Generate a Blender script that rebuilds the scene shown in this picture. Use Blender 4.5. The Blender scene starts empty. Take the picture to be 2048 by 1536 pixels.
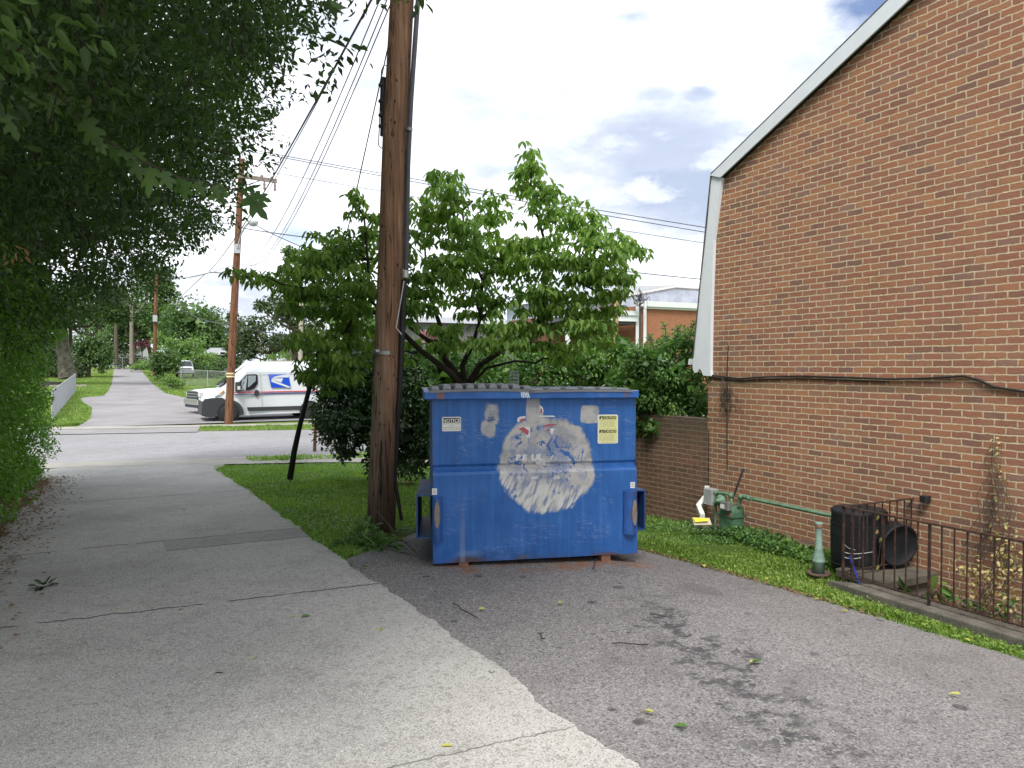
import bpy, math, random
import numpy as np
from mathutils import Vector, Matrix
sc = bpy.context.scene
COL = sc.collection
rng = np.random.default_rng(7)
random.seed(7)
R = math.radians
# ------------------------------------------------------------------ camera model
F = 1540.; PITCH = math.atan(36/1540); YAW = math.atan((1024-242)/1540.); CZ = 1.70
cyw, syw = math.cos(YAW), math.sin(YAW)
FW = np.array([syw*math.cos(PITCH), cyw*math.cos(PITCH), -math.sin(PITCH)])
RT = np.array([cyw, -syw, 0.]); UP = np.cross(RT, FW); C0 = np.array([0, 0, CZ])
def ray(px, py): return FW + RT*((px-1024)/F) + UP*((768-py)/F)
def D(px, py, d): return C0 + ray(px, py)*d
def hf(X, Y):
    b = np.interp(Y, [-20, 7, 17, 26, 33, 125, 400], [0, 0, -.45, -.68, -.72, 1.25, 1.5])
    fx = np.interp(X, [1.75, 3.9, 5.4, 5.95, 7.1], [0, -.05, -.28, -.42, -.44])
    return b + fx*np.interp(Y, [-10, 11, 18], [1, 1, 0])
def G(px, py):
    r = ray(px, py); t = .5
    for _ in range(3000):
        p = C0 + r*t
        if p[2] < hf(p[0], p[1]): return p
        t *= 1.003
    return p
def PX(px, py, X): r = ray(px, py); return C0 + r*(X/r[0])
def PY(px, py, Y): r = ray(px, py); return C0 + r*(Y/r[1])
def gp(X, Y, dz=0): return np.array([X, Y, float(hf(X, Y))+dz])

cam = bpy.data.cameras.new('camera'); camo = bpy.data.objects.new('camera', cam); COL.objects.link(camo)
cam.sensor_width = 36; cam.lens = F/2048*36; cam.clip_end = 3000; cam.clip_start = .05
camo.location = (0, 0, CZ); camo.rotation_euler = (math.pi/2-PITCH, 0, -YAW); sc.camera = camo
sc.view_settings.view_transform = 'Standard'; sc.view_settings.look = 'None'; sc.view_settings.exposure = 1.2; sc.view_settings.gamma = 1
sc.cycles.max_bounces = 6; sc.cycles.diffuse_bounces = 3; sc.cycles.glossy_bounces = 2; sc.cycles.transmission_bounces = 3; sc.cycles.caustics_reflective = False; sc.cycles.caustics_refractive = False

# ------------------------------------------------------------------ node expressions
NT = None
class E:
    def __init__(s, k): s.k = k
    def __add__(a, b): return m2('ADD', a, b)
    def __radd__(a, b): return m2('ADD', b, a)
    def __sub__(a, b): return m2('SUBTRACT', a, b)
    def __rsub__(a, b): return m2('SUBTRACT', b, a)
    def __mul__(a, b): return m2('MULTIPLY', a, b)
    def __rmul__(a, b): return m2('MULTIPLY', b, a)
    def __truediv__(a, b): return m2('DIVIDE', a, b)
    def __neg__(a): return m2('MULTIPLY', a, -1)
def put(inp, v):
    if isinstance(v, E): NT.links.new(v.k, inp)
    elif isinstance(v, (tuple, list)) and len(v) == 3 and inp.type == 'RGBA': inp.default_value = (*v, 1)
    else: inp.default_value = v
def nd(t, **kw):
    n = NT.nodes.new(t)
    for k, v in kw.items(): setattr(n, k, v)
    return n
def m2(op, a, b=None, c=None):
    n = nd('ShaderNodeMath', operation=op); put(n.inputs[0], a)
    if b is not None: put(n.inputs[1], b)
    if c is not None: put(n.inputs[2], c)
    return E(n.outputs[0])
def mx(a, b): return m2('MAXIMUM', a, b)
def mn(a, b): return m2('MINIMUM', a, b)
def ab(a): return m2('ABSOLUTE', a)
def sqrt(a): return m2('SQRT', a)
def pos(): return E(nd('ShaderNodeTexCoord').outputs['Object'])
def xyz(v):
    n = nd('ShaderNodeSeparateXYZ'); put(n.inputs[0], v); return E(n.outputs[0]), E(n.outputs[1]), E(n.outputs[2])
def comb(x, y, z=0.):
    n = nd('ShaderNodeCombineXYZ')
    for i, v in enumerate((x, y, z)): put(n.inputs[i], v)
    return E(n.outputs[0])
def noise(v, s=5., det=3., ro=.5, dis=0.):
    n = nd('ShaderNodeTexNoise'); put(n.inputs['Vector'], v); n.inputs['Scale'].default_value = s
    n.inputs['Detail'].default_value = det; n.inputs['Roughness'].default_value = ro; n.inputs['Distortion'].default_value = dis
    return E(n.outputs[0])
def vor(v, s=5., feat='F1', out='Distance', rnd=1.):
    n = nd('ShaderNodeTexVoronoi', feature=feat); put(n.inputs['Vector'], v); n.inputs['Scale'].default_value = s
    n.inputs['Randomness'].default_value = rnd
    return E(n.outputs[out])
def ss(x, a, b, o0=0., o1=1., lin=False):
    n = nd('ShaderNodeMapRange'); n.interpolation_type = 'LINEAR' if lin else 'SMOOTHSTEP'
    put(n.inputs[0], x); put(n.inputs[1], a); put(n.inputs[2], b); put(n.inputs[3], o0); put(n.inputs[4], o1)
    return E(n.outputs[0])
def mix(f, a, b, mode='MIX'):
    n = nd('ShaderNodeMix', data_type='RGBA', blend_type=mode); put(n.inputs[0], f); put(n.inputs[6], a); put(n.inputs[7], b)
    return E(n.outputs[2])
def ramp(f, stops, const=False):
    n = nd('ShaderNodeValToRGB'); put(n.inputs[0], f); r = n.color_ramp
    if const: r.interpolation = 'CONSTANT'
    while len(r.elements) < len(stops): r.elements.new(.5)
    for e, (p, c) in zip(r.elements, stops): e.position = p; e.color = (*c, 1)
    return E(n.outputs[0])
def scl(v, s):
    n = nd('ShaderNodeVectorMath', operation='MULTIPLY'); put(n.inputs[0], v); n.inputs[1].default_value = s; return E(n.outputs[0])
def rnd_island(): return E(nd('ShaderNodeNewGeometry').outputs['Random Per Island'])
MATS = {}
def mat(name, fn):
    """fn() -> dict(color, rough, bump, bdist, metal, spec, trans)"""
    global NT
    m = bpy.data.materials.new(name); m.use_nodes = True; NT = m.node_tree; NT.nodes.clear()
    out = nd('ShaderNodeOutputMaterial'); p = nd('ShaderNodeBsdfPrincipled')
    d = fn() if callable(fn) else fn
    put(p.inputs['Base Color'], d.get('color', (.5, .5, .5))); put(p.inputs['Roughness'], d.get('rough', .8))
    put(p.inputs['Metallic'], d.get('metal', 0.)); put(p.inputs['Specular IOR Level'], d.get('spec', .4))
    if 'bump' in d:
        b = nd('ShaderNodeBump'); put(b.inputs['Height'], d['bump']); b.inputs['Distance'].default_value = d.get('bdist', .01)
        b.inputs['Strength'].default_value = d.get('bstr', 1.); NT.links.new(b.outputs[0], p.inputs['Normal'])
    sh = p.outputs[0]
    if 'trans' in d:
        t = nd('ShaderNodeBsdfTranslucent'); put(t.inputs[0], d.get('tcol', d['color']))
        mxs = nd('ShaderNodeMixShader'); mxs.inputs[0].default_value = d['trans']
        NT.links.new(sh, mxs.inputs[1]); NT.links.new(t.outputs[0], mxs.inputs[2]); sh = mxs.outputs[0]
    if 'alpha' in d: put(p.inputs['Alpha'], d['alpha'])
    NT.links.new(sh, out.inputs[0]); MATS[name] = m
    return m
def plain(name, col, rough=.7, var=.12, s=6., metal=0., bump=0., spec=.4):
    def f():
        p = pos(); n = noise(p, s, 4, .6); n2 = noise(p, s*9, 3, .6)
        k = ss(n*.7+n2*.3, .25, .75, 1-var*1.6, 1+var)
        c = mix(1., col, comb(k, k, k), 'MULTIPLY')
        d = dict(color=c, rough=ss(n2, .3, .7, max(rough-.08, .03), min(rough+.08, 1)), metal=metal, spec=spec)
        if bump: d.update(bump=n2, bdist=bump)
        return d
    return mat(name, f)

# ------------------------------------------------------------------ objects
def tag(o, label=None, cat=None, group=None, kind=None):
    if label: o['label'] = label
    if cat: o['category'] = cat
    if group: o['group'] = group
    if kind: o['kind'] = kind
    return o
def thing(name, loc, label, cat, group=None, rz=0):
    o = bpy.data.objects.new(name, None); COL.objects.link(o); o.empty_display_size = .1
    o.location = loc; o.rotation_euler = (0, 0, rz)
    return tag(o, label, cat, group)
class MB:
    def __init__(s): s.v = []; s.f = []; s.mi = []; s.sm = []; s.n = 0; s.cur = 0; s.smooth = False
    def add(s, vs, fs, sm=None):
        b = s.n; s.v.extend([tuple(map(float, v)) for v in vs]); s.n += len(vs)
        for f in fs: s.f.append(tuple(i+b for i in f)); s.mi.append(s.cur); s.sm.append(s.smooth if sm is None else sm)
        return s
    def box(s, x0, x1, y0, y1, z0, z1, bev=0.):
        if bev > 0: return s.prism([(x0+bev, y0), (x1-bev, y0), (x1, y0+bev), (x1, y1-bev), (x1-bev, y1), (x0+bev, y1), (x0, y1-bev), (x0, y0+bev)], z0, z1)
        v = [(x, y, z) for z in (z0, z1) for x, y in ((x0, y0), (x1, y0), (x1, y1), (x0, y1))]
        return s.add(v, [(3, 2, 1, 0), (4, 5, 6, 7), (0, 1, 5, 4), (1, 2, 6, 5), (2, 3, 7, 6), (3, 0, 4, 7)])
    def prism(s, pts, a, b, ax='z'):
        """polygon pts extruded from a to b along ax ('z': pts are x,y; 'y': pts are x,z; 'x': pts are y,z)"""
        n = len(pts)
        def P(p, t): return (p[0], p[1], t) if ax == 'z' else ((p[0], t, p[1]) if ax == 'y' else (t, p[0], p[1]))
        v = [P(p, a) for p in pts]+[P(p, b) for p in pts]
        return s.add(v, [tuple(range(n))[::-1], tuple(range(n, 2*n))]+[(i, (i+1) % n, n+(i+1) % n, n+i) for i in range(n)])
    def poly(s, pts): return s.add(pts, [tuple(range(len(pts)))])
    def thick(s, pts, off):
        """polygon of 3-D points given thickness by the vector off"""
        n = len(pts); v = [tuple(p) for p in pts]+[tuple(np.array(p)+np.array(off)) for p in pts]
        return s.add(v, [tuple(range(n))[::-1], tuple(range(n, 2*n))]+[(i, (i+1) % n, n+(i+1) % n, n+i) for i in range(n)])
    def tube(s, pts, r, k=8, cap=True, sm=True):
        pts = [np.array(p, float) for p in pts]; n = len(pts)
        rs = [r]*n if np.isscalar(r) else list(r)
        vs = []; t0 = pts[1]-pts[0]; t0 = t0/np.linalg.norm(t0)
        u = np.cross(t0, [0, 0, 1.]); u = np.array([1., 0, 0]) if np.linalg.norm(u) < 1e-3 else u/np.linalg.norm(u)
        for i in range(n):
            t = pts[min(i+1, n-1)]-pts[max(i-1, 0)]; t = t/(np.linalg.norm(t)+1e-9)
            u = u-t*(u@t); u = u/(np.linalg.norm(u)+1e-9); w = np.cross(t, u)
            for j in range(k):
                a = 2*math.pi*j/k; vs.append(pts[i]+(u*math.cos(a)+w*math.sin(a))*rs[i])
        fs = [(i*k+j, i*k+(j+1) % k, (i+1)*k+(j+1) % k, (i+1)*k+j) for i in range(n-1) for j in range(k)]
        s.add(vs, fs, sm)
        if cap: s.add([vs[j] for j in range(k)], [tuple(range(k))[::-1]], False); s.add([vs[(n-1)*k+j] for j in range(k)], [tuple(range(k))], False)
        return s
    def lathe(s, prof, c=(0, 0, 0), k=24, ax='z', sm=True):
        """prof: list of (radius, height)"""
        vs = []
        for r, z in prof:
            for j in range(k):
                a = 2*math.pi*j/k; p = (r*math.cos(a), r*math.sin(a), z)
                if ax == 'y': p = (p[0], p[2], p[1])
                if ax == 'x': p = (p[2], p[0], p[1])
                vs.append((p[0]+c[0], p[1]+c[1], p[2]+c[2]))
        n = len(prof)
        fs = [(i*k+j, i*k+(j+1) % k, (i+1)*k+(j+1) % k, (i+1)*k+j) for i in range(n-1) for j in range(k)]
        s.add(vs, fs, sm)
        if prof[0][0] > .0005: s.add(vs[:k], [tuple(range(k))], False)
        if prof[-1][0] > .0005: s.add(vs[-k:], [tuple(range(k))], False)
        return s
    def build(s, name, m, parent=None, world=False, base=None):
        me = bpy.data.meshes.new(name); vs = np.array(s.v)
        if base is not None: vs = vs-np.array(base)
        me.from_pydata([tuple(v) for v in vs], [], s.f)
        for x in (m if isinstance(m, (list, tuple)) else [m]): me.materials.append(x)
        me.polygons.foreach_set('material_index', s.mi); me.polygons.foreach_set('use_smooth', s.sm); me.update()
        return link(name, me, parent, world, base)
def link(name, me, parent=None, world=False, base=None):
    o = bpy.data.objects.new(name, me); COL.objects.link(o)
    if base is not None: o.location = tuple(map(float, base))
    if parent is not None:
        o.parent = parent
        if world:
            pm = Matrix.Translation(parent.location) if parent.rotation_euler.z == 0 else Matrix.Translation(parent.location) @ Matrix.Rotation(parent.rotation_euler.z, 4, 'Z')
            o.matrix_parent_inverse = pm.inverted()
    return o
def npmesh(name, V, Fa, nper, m, parent=None, world=False, smooth=False):
    """V (N,3), Fa (M,nper)"""
    me = bpy.data.meshes.new(name); me.vertices.add(len(V)); me.vertices.foreach_set('co', np.ascontiguousarray(V, dtype=np.float32).ravel())
    M = len(Fa); me.loops.add(M*nper); me.loops.foreach_set('vertex_index', np.ascontiguousarray(Fa, dtype=np.int32).ravel())
    me.polygons.add(M); me.polygons.foreach_set('loop_start', np.arange(0, M*nper, nper, dtype=np.int32))
    me.polygons.foreach_set('loop_total', np.full(M, nper, dtype=np.int32))
    if smooth: me.polygons.foreach_set('use_smooth', np.ones(M, dtype=bool))
    me.materials.append(m); me.update(calc_edges=True); me.validate()
    return link(name, me, parent, world)
def bevel(o, w=.01, seg=2):
    b = o.modifiers.new('bevel', 'BEVEL'); b.width = w; b.segments = seg; b.limit_method = 'ANGLE'; b.angle_limit = R(35); return o
def text_mesh(name, s, size, m, parent=None, ext=.0008, shear=0., align='LEFT', bold=0., sx=1.):
    """letters in the local x-z plane facing -y"""
    c = bpy.data.curves.new(name, 'FONT'); c.body = s; c.size = size; c.extrude = ext; c.shear = shear; c.align_x = align; c.offset = bold
    c.resolution_u = 2
    o = bpy.data.objects.new(name, c); COL.objects.link(o); bpy.context.view_layer.update()
    me = bpy.data.meshes.new_from_object(o.evaluated_get(bpy.context.evaluated_depsgraph_get())); bpy.data.objects.remove(o)
    me.transform(Matrix.Rotation(math.pi/2, 4, 'X') @ Matrix.Diagonal((sx, 1, 1, 1))); me.materials.clear(); me.materials.append(m)
    return link(name, me, parent)
# ------------------------------------------------------------------ leaves
T_DIA = (np.array([[0, 0, 0], [.42, -.5, .1], [1, 0, -.08], [.42, .5, .1]]), np.array([[0, 2, 1], [0, 3, 2]]), 3)
T_OV = (np.array([[0, 0, 0], [.25, -.46, .08], [.68, -.36, .04], [1, 0, -.16], [.68, .36, .04], [.25, .46, .08]]), np.array([[0, 3, 2, 1], [0, 5, 4, 3]]), 4)
def unit(a): return a/(np.linalg.norm(a, axis=-1, keepdims=True)+1e-9)
def leafmesh(name, P, A, Nn, L, W, m, parent=None, tpl=T_DIA, world=True):
    A = unit(A); S = unit(np.cross(A, Nn)); Nn = np.cross(S, A); T, Fc, k = tpl
    n = len(P); L = np.broadcast_to(L, n)[:, None, None]; W = np.broadcast_to(W, n)[:, None, None]
    V = P[:, None, :]+A[:, None, :]*(T[None, :, 0:1]*L)+S[:, None, :]*(T[None, :, 1:2]*W)+Nn[:, None, :]*(T[None, :, 2:3]*L)
    q = len(T); Fa = (Fc[None]+np.arange(n)[:, None, None]*q).reshape(-1, k)
    return npmesh(name, V.reshape(-1, 3), Fa, k, m, parent, world)
def clump_pts(cl, r_):
    """cl rows: x,y,z,rx,ry,rz,n -> positions, outward dirs"""
    cl = np.array(cl, float); idx = np.repeat(np.arange(len(cl)), cl[:, 6].astype(int)); n = len(idx)
    d = unit(r_.normal(size=(n, 3))); u = r_.random(n)**(1/2.4)
    return cl[idx, :3]+d*cl[idx, 3:6]*u[:, None], d
def foliage(name, cl, L, asp, m, parent=None, droop=.3, tpl=T_DIA, up=1., seed=1, lv=.3):
    r_ = np.random.default_rng(seed); P, d = clump_pts(cl, r_); n = len(P)
    A = unit(d*.7+r_.normal(size=(n, 3))*.7)+np.array([0, 0, -droop]); Nn = r_.normal(size=(n, 3))*.75+np.array([0, 0, up])+d*.3
    Ls = L*(1+lv*(r_.random(n)*2-1))
    return leafmesh(name, P, A, Nn, Ls, Ls*asp, m, parent, tpl)
def sub(c, r, k, rs, n, seed=0, surf=.75, flat=.75):
    """split an ellipsoid into k small clumps of radius rs holding n leaves each"""
    r_ = np.random.default_rng(seed+int(abs(c[0])*97+abs(c[2])*31)); out = []
    for i in range(k):
        d = unit(r_.normal(size=3)); u = surf+(1-surf)*r_.random() if r_.random() < .75 else r_.random()*.8
        p = np.array(c)+d*np.array(r)*u; s = rs*(.6+.8*r_.random()); out.append((*p, s, s, s*flat, n*(s/rs)**2))
    return out
def pxclump(px, py, rx, ry, d, dd=None):
    c = D(px, py, d); a = rx/F*d; b = ry/F*d; return c, (a, a if dd is None else dd, b)
def wig(a, b, k=5, amp=.08, seed=0, sag=0.):
    r_ = np.random.default_rng(seed); a = np.array(a, float); b = np.array(b, float); L = np.linalg.norm(b-a)
    pts = []
    for i in range(k+1):
        t = i/k; p = a*(1-t)+b*t; p = p+np.array([0, 0, 1.])*sag*L*math.sin(math.pi*t)
        if 0 < i < k: p = p+r_.normal(size=3)*amp*L/ k
        pts.append(p)
    return pts
print('p1 ok')
# ================================================================== world, light
W = bpy.data.worlds.new('World'); sc.world = W; W.use_nodes = True; NT = W.node_tree; NT.nodes.clear()
wo = nd('ShaderNodeOutputWorld'); bg = nd('ShaderNodeBackground')
sky = nd('ShaderNodeTexSky'); sky.sky_type = 'NISHITA'; sky.sun_disc = False; sky.sun_elevation = R(52); sky.sun_rotation = R(190); sky.air_density = 1.0; sky.dust_density = 1.5
gv = E(nd('ShaderNodeTexCoord').outputs['Generated'])
def dirblob(px, py, r, sy=1.):
    v = ray(px, py); v = v/np.linalg.norm(v)
    n = nd('ShaderNodeVectorMath', operation='SUBTRACT'); put(n.inputs[0], gv); n.inputs[1].default_value = tuple(v)
    q = scl(E(n.outputs[0]), (1, 1, 1/sy)); l = nd('ShaderNodeVectorMath', operation='LENGTH'); put(l.inputs[0], q)
    return E(l.outputs['Value'])/(r/F)
gx, gy, gz = xyz(gv)
# flatten the direction towards the horizon so clouds get longer and thinner there
cv = comb(gx, gy, gz*2.2)
wob = noise(cv, 5., 5, .6); wob2 = noise(cv, 14., 5, .65)
def blob(px, py, r, sy=.6, soft=1.):
    d = dirblob(px, py, r, sy)+(wob-.5)*1.5+(wob2-.5)*.8
    return ss(d, 1., 1.-soft)
grey = None
for b_, a_ in (((1330, 300, 330, .5), .85), ((1450, 390, 380, .45), 1.), ((700, 80, 200, .5), .5), ((620, 230, 170, .5), .55), ((1265, 30, 130, .3), .95), ((1310, 185, 85, .4), .8), ((1400, 180, 80, .5), .95), ((750, 170, 110, .5), .6), ((1110, 60, 150, .5), .5), ((1600, 120, 260, .4), .4), ((950, 230, 240, .35), .4), ((1150, 330, 200, .4), .5),
             ((650, 330, 160, .5), .6), ((420, 600, 200, .35), .85), ((900, 360, 160, .5), .55), ((1200, 560, 300, .25), .7), ((620, 420, 110, .6), .4)):
    k = blob(*b_)*a_; grey = k if grey is None else mx(grey, k)
gen = ss(noise(cv, 2.6, 6, .62), .42, .68)*.9
vz = ss(gz, .62, .5)
grey = mx(grey, gen*(1-vz*.5))
blue = mx(mx(blob(1740, 10, 130, .5), blob(600, 470, 90, .5)*.6), blob(1000, 330, 120, .35)*.25)
bright = ss(noise(cv, 2.1, 7, .62, .4), .36, .6, .3, 1.2)
white = mix(mn(bright, 1.), (.26, .285, .335), (.62, .635, .665))
ccol = mix(grey, white, (.215, .252, .33))
skyc = mix(1., E(sky.outputs[0]), (.045, .05, .062), 'MULTIPLY')
fin = mix(mn(blue, .9), ccol, skyc)
# lift cumulus tops along the lower sky
cum = ss(noise(cv, 9., 6, .6), .5, .62)*ss(gz, .02, .08)*ss(gz, .38, .2)
fin = mix(cum*.45, fin, (.56, .57, .6))
put(bg.inputs[0], fin); bg.inputs[1].default_value = 1.16
NT.links.new(bg.outputs[0], wo.inputs[0])
sun = bpy.data.lights.new('sun', 'SUN'); sun.energy = 1.9; sun.angle = R(20); sun.color = (1, .96, .9)
suno = bpy.data.objects.new('sun', sun); COL.objects.link(suno)
sd = Vector((.42, .58, -1.)); suno.rotation_euler = sd.to_track_quat('-Z', 'Y').to_euler()

# ================================================================== materials: ground
def f_conc():
    p = pos(); x, y, z = xyz(p)
    big = noise(p, .8, 4, .6); mid = noise(p, 5, 4, .6)
    st = vor(p, 75, out='Color'); sd_ = xyz(st)[0]; dd = vor(p, 75)
    st2 = xyz(vor(p, 170, out='Color'))[1]
    agg = ss(sd_, .45, .95)*ss(dd, .6, .35)
    base = ramp(big*.6+mid*.4, [(.3, (.30, .294, .282)), (.5, (.40, .392, .375)), (.72, (.49, .48, .46))])
    # paler worn border along the asphalt
    edge = ss(x+(mid-.5)*.5+(big-.5)*.6, .75, 1.75)*ss(y, 7.5, 3.)
    base = mix(edge*.5, base, (.50, .488, .455)); st_n = ss(noise(p, 1.3, 5, .7), .5, .68)*.3; base = mix(st_n, base, (.24, .225, .2))
    st3 = xyz(vor(p, 38, out='Color'))[0]; c = mix(agg*.6, base, (.64, .62, .57)); c = mix(ss(st2, .6, .95)*.6, c, (.09, .087, .083)); c = mix(ss(st3, .86, .98)*.45, c, (.2, .18, .16)); c = mix(ss(mid, .56, .72)*ss(noise(p, 22, 4, .7), .45, .6)*.35, c, (.16, .155, .145))
    # slab joints: thin ragged cracks, and a darker patched trench
    w = (noise(comb(x*1.0, 3.), 3., 5, .7)-.5)*.22
    def joint(y0, sl, wd): return ss(ab(y-(y0+sl*x)+w), wd, wd*.35)*ss(noise(p, 3.5, 3), .36, .44)
    cr = mx(joint(5.80, -.05, .014), mx(joint(8.32, .02, .018), joint(7.76, .0, .014)*ss(x, .3, .38)))
    cr = mx(cr, joint(12.4, .02, .02)); cr = mx(cr, joint(3.1, -.04, .006)*.5)
    patch = ss(x, .34, .36)*ss(y, 7.75, 7.77)*ss(y, 8.32, 8.3)
    c = mix(patch*.3, c, (.11, .11, .112))
    c = mix(cr*.85, c, (.03, .029, .025))
    return dict(color=c, rough=.92, bump=agg*.6-cr*3+dd*.3, bdist=.004, spec=.25)
mat('concrete', f_conc)
def f_asph():
    p = pos(); x, y, z = xyz(p)
    st = xyz(vor(p, 110, out='Color'))[0]; st2 = xyz(vor(p, 95, out='Color'))[1]; dd = vor(p, 110)
    big = noise(p, .9, 5, .6); mid = noise(p, 4, 4, .65)
    c = ramp(big*.5+mid*.5, [(.3, (.17, .162, .16)), (.5, (.21, .202, .2)), (.7, (.25, .24, .236))])
    # the tree's shade painted into the asphalt colour, darker round the bin
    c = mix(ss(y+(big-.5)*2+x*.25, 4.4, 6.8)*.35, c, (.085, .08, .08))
    c = mix(ss(st, .5, 1.)*.65, c, (.42, .40, .395)); c = mix(ss(st2, .7, .95)*.6, c, (.035, .034, .035))
    # oil drips: blotches along a diagonal track and scattered drops
    tr = ss(ab((x-3.3)+(y-4.2)*-.32+(mid-.5)*.9), .42, .05)*ss(noise(p, 6, 4, .65), .46, .58)*ss(y, 5.1, 4.3)
    drops = mx(ss(vor(p, 3.1), .15, .09)*ss(noise(p, .9, 2), .5, .58), ss(vor(p, 7.3), .16, .09)*ss(noise(p, 1.1, 2), .5, .6))
    brk = ss(noise(p, 24, 4, .75), .38, .55)
    def spot(px, py, r): g = G(px, py); return ss(sqrt((x-g[0])*(x-g[0])+(y-g[1])*(y-g[1]))+(mid-.5)*.14+(noise(p, 17, 3)-.5)*.05, r, r*.4)*(.45+.55*brk)
    s_ = mx(spot(1283, 1448, .05), mx(spot(1360, 1465, .035), spot(1222, 1422, .03)))
    s_ = mx(s_, mx(spot(1420, 1470, .15)*.35, mx(spot(1330, 1245, .14)*.45, spot(1182, 1206, .045))))
    s_ = mx(s_, mx(spot(1403, 1180, .25)*.35, mx(spot(870, 1185, .03), spot(850, 1155, .035))))
    c = mix(mx(tr*brk*.85, mx(drops*.7, s_*.85)), c, (.05, .05, .054)); c = mix(ss(noise(comb(x*.5+y*.2, y-x*.3), 1.6, 5, .65), .52, .68)*.3, c, (.11, .106, .105)); c = mix(ss(vor(p, 9.), .055, .03)*ss(noise(p, 1.3, 2), .45, .55)*.8, c, (.6, .58, .54))
    # rust under the front edge of the bin
    fl = dloc_nodes(x, y)
    ru = ss(fl[1]+(mid-.5)*.3, -.34, -.1)*ss(fl[1], .3, .1)*ss(noise(p, 4.5, 5, .7), .46, .6)*ss(fl[0], -.1, .1)*ss(fl[0], 2.1, 1.8)
    c = mix(ru*.75, c, (.26, .115, .05))
    return dict(color=c, rough=.9, bump=dd*.7+st*.4, bdist=.004, spec=.25)
BO = np.array([2.346, 6.10, 0.]); BRZ = -math.atan2(.48, 1.759)
BU = np.array([math.cos(BRZ), math.sin(BRZ)]); BV = np.array([-math.sin(BRZ), math.cos(BRZ)])
def dloc_nodes(x, y): return (x-BO[0])*BU[0]+(y-BO[1])*BU[1], (x-BO[0])*BV[0]+(y-BO[1])*BV[1]
mat('asphalt', f_asph)
def f_street():
    p = pos(); x, y, z = xyz(p); big = noise(p, .35, 4, .6); mid = noise(p, 3, 4, .6); st = xyz(vor(p, 25, out='Color'))[0]
    c = ramp(big*.5+mid*.5, [(.3, (.2, .196, .2)), (.55, (.25, .246, .254)), (.75, (.3, .296, .304))]); c = mix(ss(st, .5, 1)*.25, c, (.45, .44, .44))
    cr = ss(ab(noise(comb(x*.35, y), 1.1, 5, .6)-.5), .008, .002)*ss(noise(p, .4, 2), .45, .55)
    c = mix(cr*.7, c, (.1, .1, .1))
    return dict(color=c, rough=.9, bump=mid, bdist=.01, spec=.25)
mat('street', f_street)
mat('far_lane', lambda: (lambda p: dict(color=mix(ss(noise(scl(p, (.5, 1, 1)), 1.2, 5, .65), .5, .62)*.55, ramp(noise(p, .5, 5, .6), [(.3, (.2, .193, .196)), (.6, (.27, .262, .266)), (.8, (.31, .3, .3))]), (.2, .19, .185)), rough=.92, spec=.2))(pos()))
mat('sidewalk', lambda: (lambda p: dict(color=ramp(noise(p, 1.5, 5, .6), [(.3, (.27, .255, .225)), (.6, (.35, .335, .3)), (.8, (.4, .385, .35))]), rough=.9, spec=.2, bump=noise(p, 30, 3), bdist=.004))(pos()))
def f_soil(c0=(.05, .085, .018), c1=(.12, .10, .06), c2=(.085, .13, .03), s=1.3):
    def f():
        p = pos(); n = noise(p, s, 6, .65); m_ = noise(p, 18, 4, .7)
        return dict(color=ramp(n*.6+m_*.4, [(.3, c1), (.45, c0), (.62, c2), (.8, c0)]), rough=.95, spec=.1, bump=m_, bdist=.03)
    return f
mat('turf', f_soil()); mat('far_turf', f_soil((.11, .16, .035), (.2, .17, .09), (.15, .21, .05), .6))
mat('litter', f_soil((.09, .06, .035), (.05, .035, .022), (.16, .11, .06), 3.))

# ================================================================== ground sheets
def frange(a, b, s): return list(np.arange(a, b-1e-6, s))
gxs = sorted(set([round(v, 3) for v in frange(-700, -60, 80)+frange(-60, -12, 6)+frange(-12, -2, 1)+frange(-2, 5.9, .25)+[6.04, 6.6, 7.2, 7.5]+frange(8, 20, 1)+frange(20, 80, 6)+frange(80, 901, 80)]))
gys = sorted(set([round(v, 3) for v in frange(-120, -6, 10)+frange(-6, 4.8, .4)+[4.93]+frange(5.2, 19, .4)+frange(19, 60, 2)+frange(60, 140, 5)+frange(140, 1300, 60)]))
gm = MB(); nx = len(gxs)
gm.add([(x, y, float(hf(x, y))-.03) for y in gys for x in gxs],
       [(j*nx+i, j*nx+i+1, (j+1)*nx+i+1, (j+1)*nx+i) for j in range(len(gys)-1) for i in range(nx-1)
        if not (gxs[i] >= 6.03 and gxs[i+1] <= 7.25 and gys[j] > -3 and gys[j+1] <= 4.95)])
tag(gm.build('ground', MATS['far_turf']), kind='structure')
def strip(name, m, fl, fr, y0, y1, off, stp=.25, nc=8, drop=.0, jit=0., seed=3):
    """sheet between left edge fl(Y) and right edge fr(Y) following the ground"""
    r_ = np.random.default_rng(seed); b = MB(); ys = list(np.arange(y0, y1, stp))+[y1]
    V = []
    for y in ys:
        a = fl(y)+jit*(r_.random()-.5); c = fr(y)+jit*(r_.random()-.5)
        for i in range(nc+1):
            x = a+(c-a)*i/nc; V.append((x, y, float(hf(x, y))+off))
    k = nc+1; Fs = [(j*k+i, j*k+i+1, (j+1)*k+i+1, (j+1)*k+i) for j in range(len(ys)-1) for i in range(nc)]
    b.add(V, Fs)
    if drop:  # side skirts
        for c_ in (0, nc):
            sv = [V[j*k+c_] for j in range(len(ys))]; n_ = len(sv); b.add(sv+[(v[0], v[1], v[2]-drop) for v in sv], [(i, i+1, n_+i+1, n_+i) for i in range(n_-1)])
    return tag(b.build(name, m), kind='structure')
lin = lambda xs, ys: (lambda t: float(np.interp(t, xs, ys)))
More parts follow.
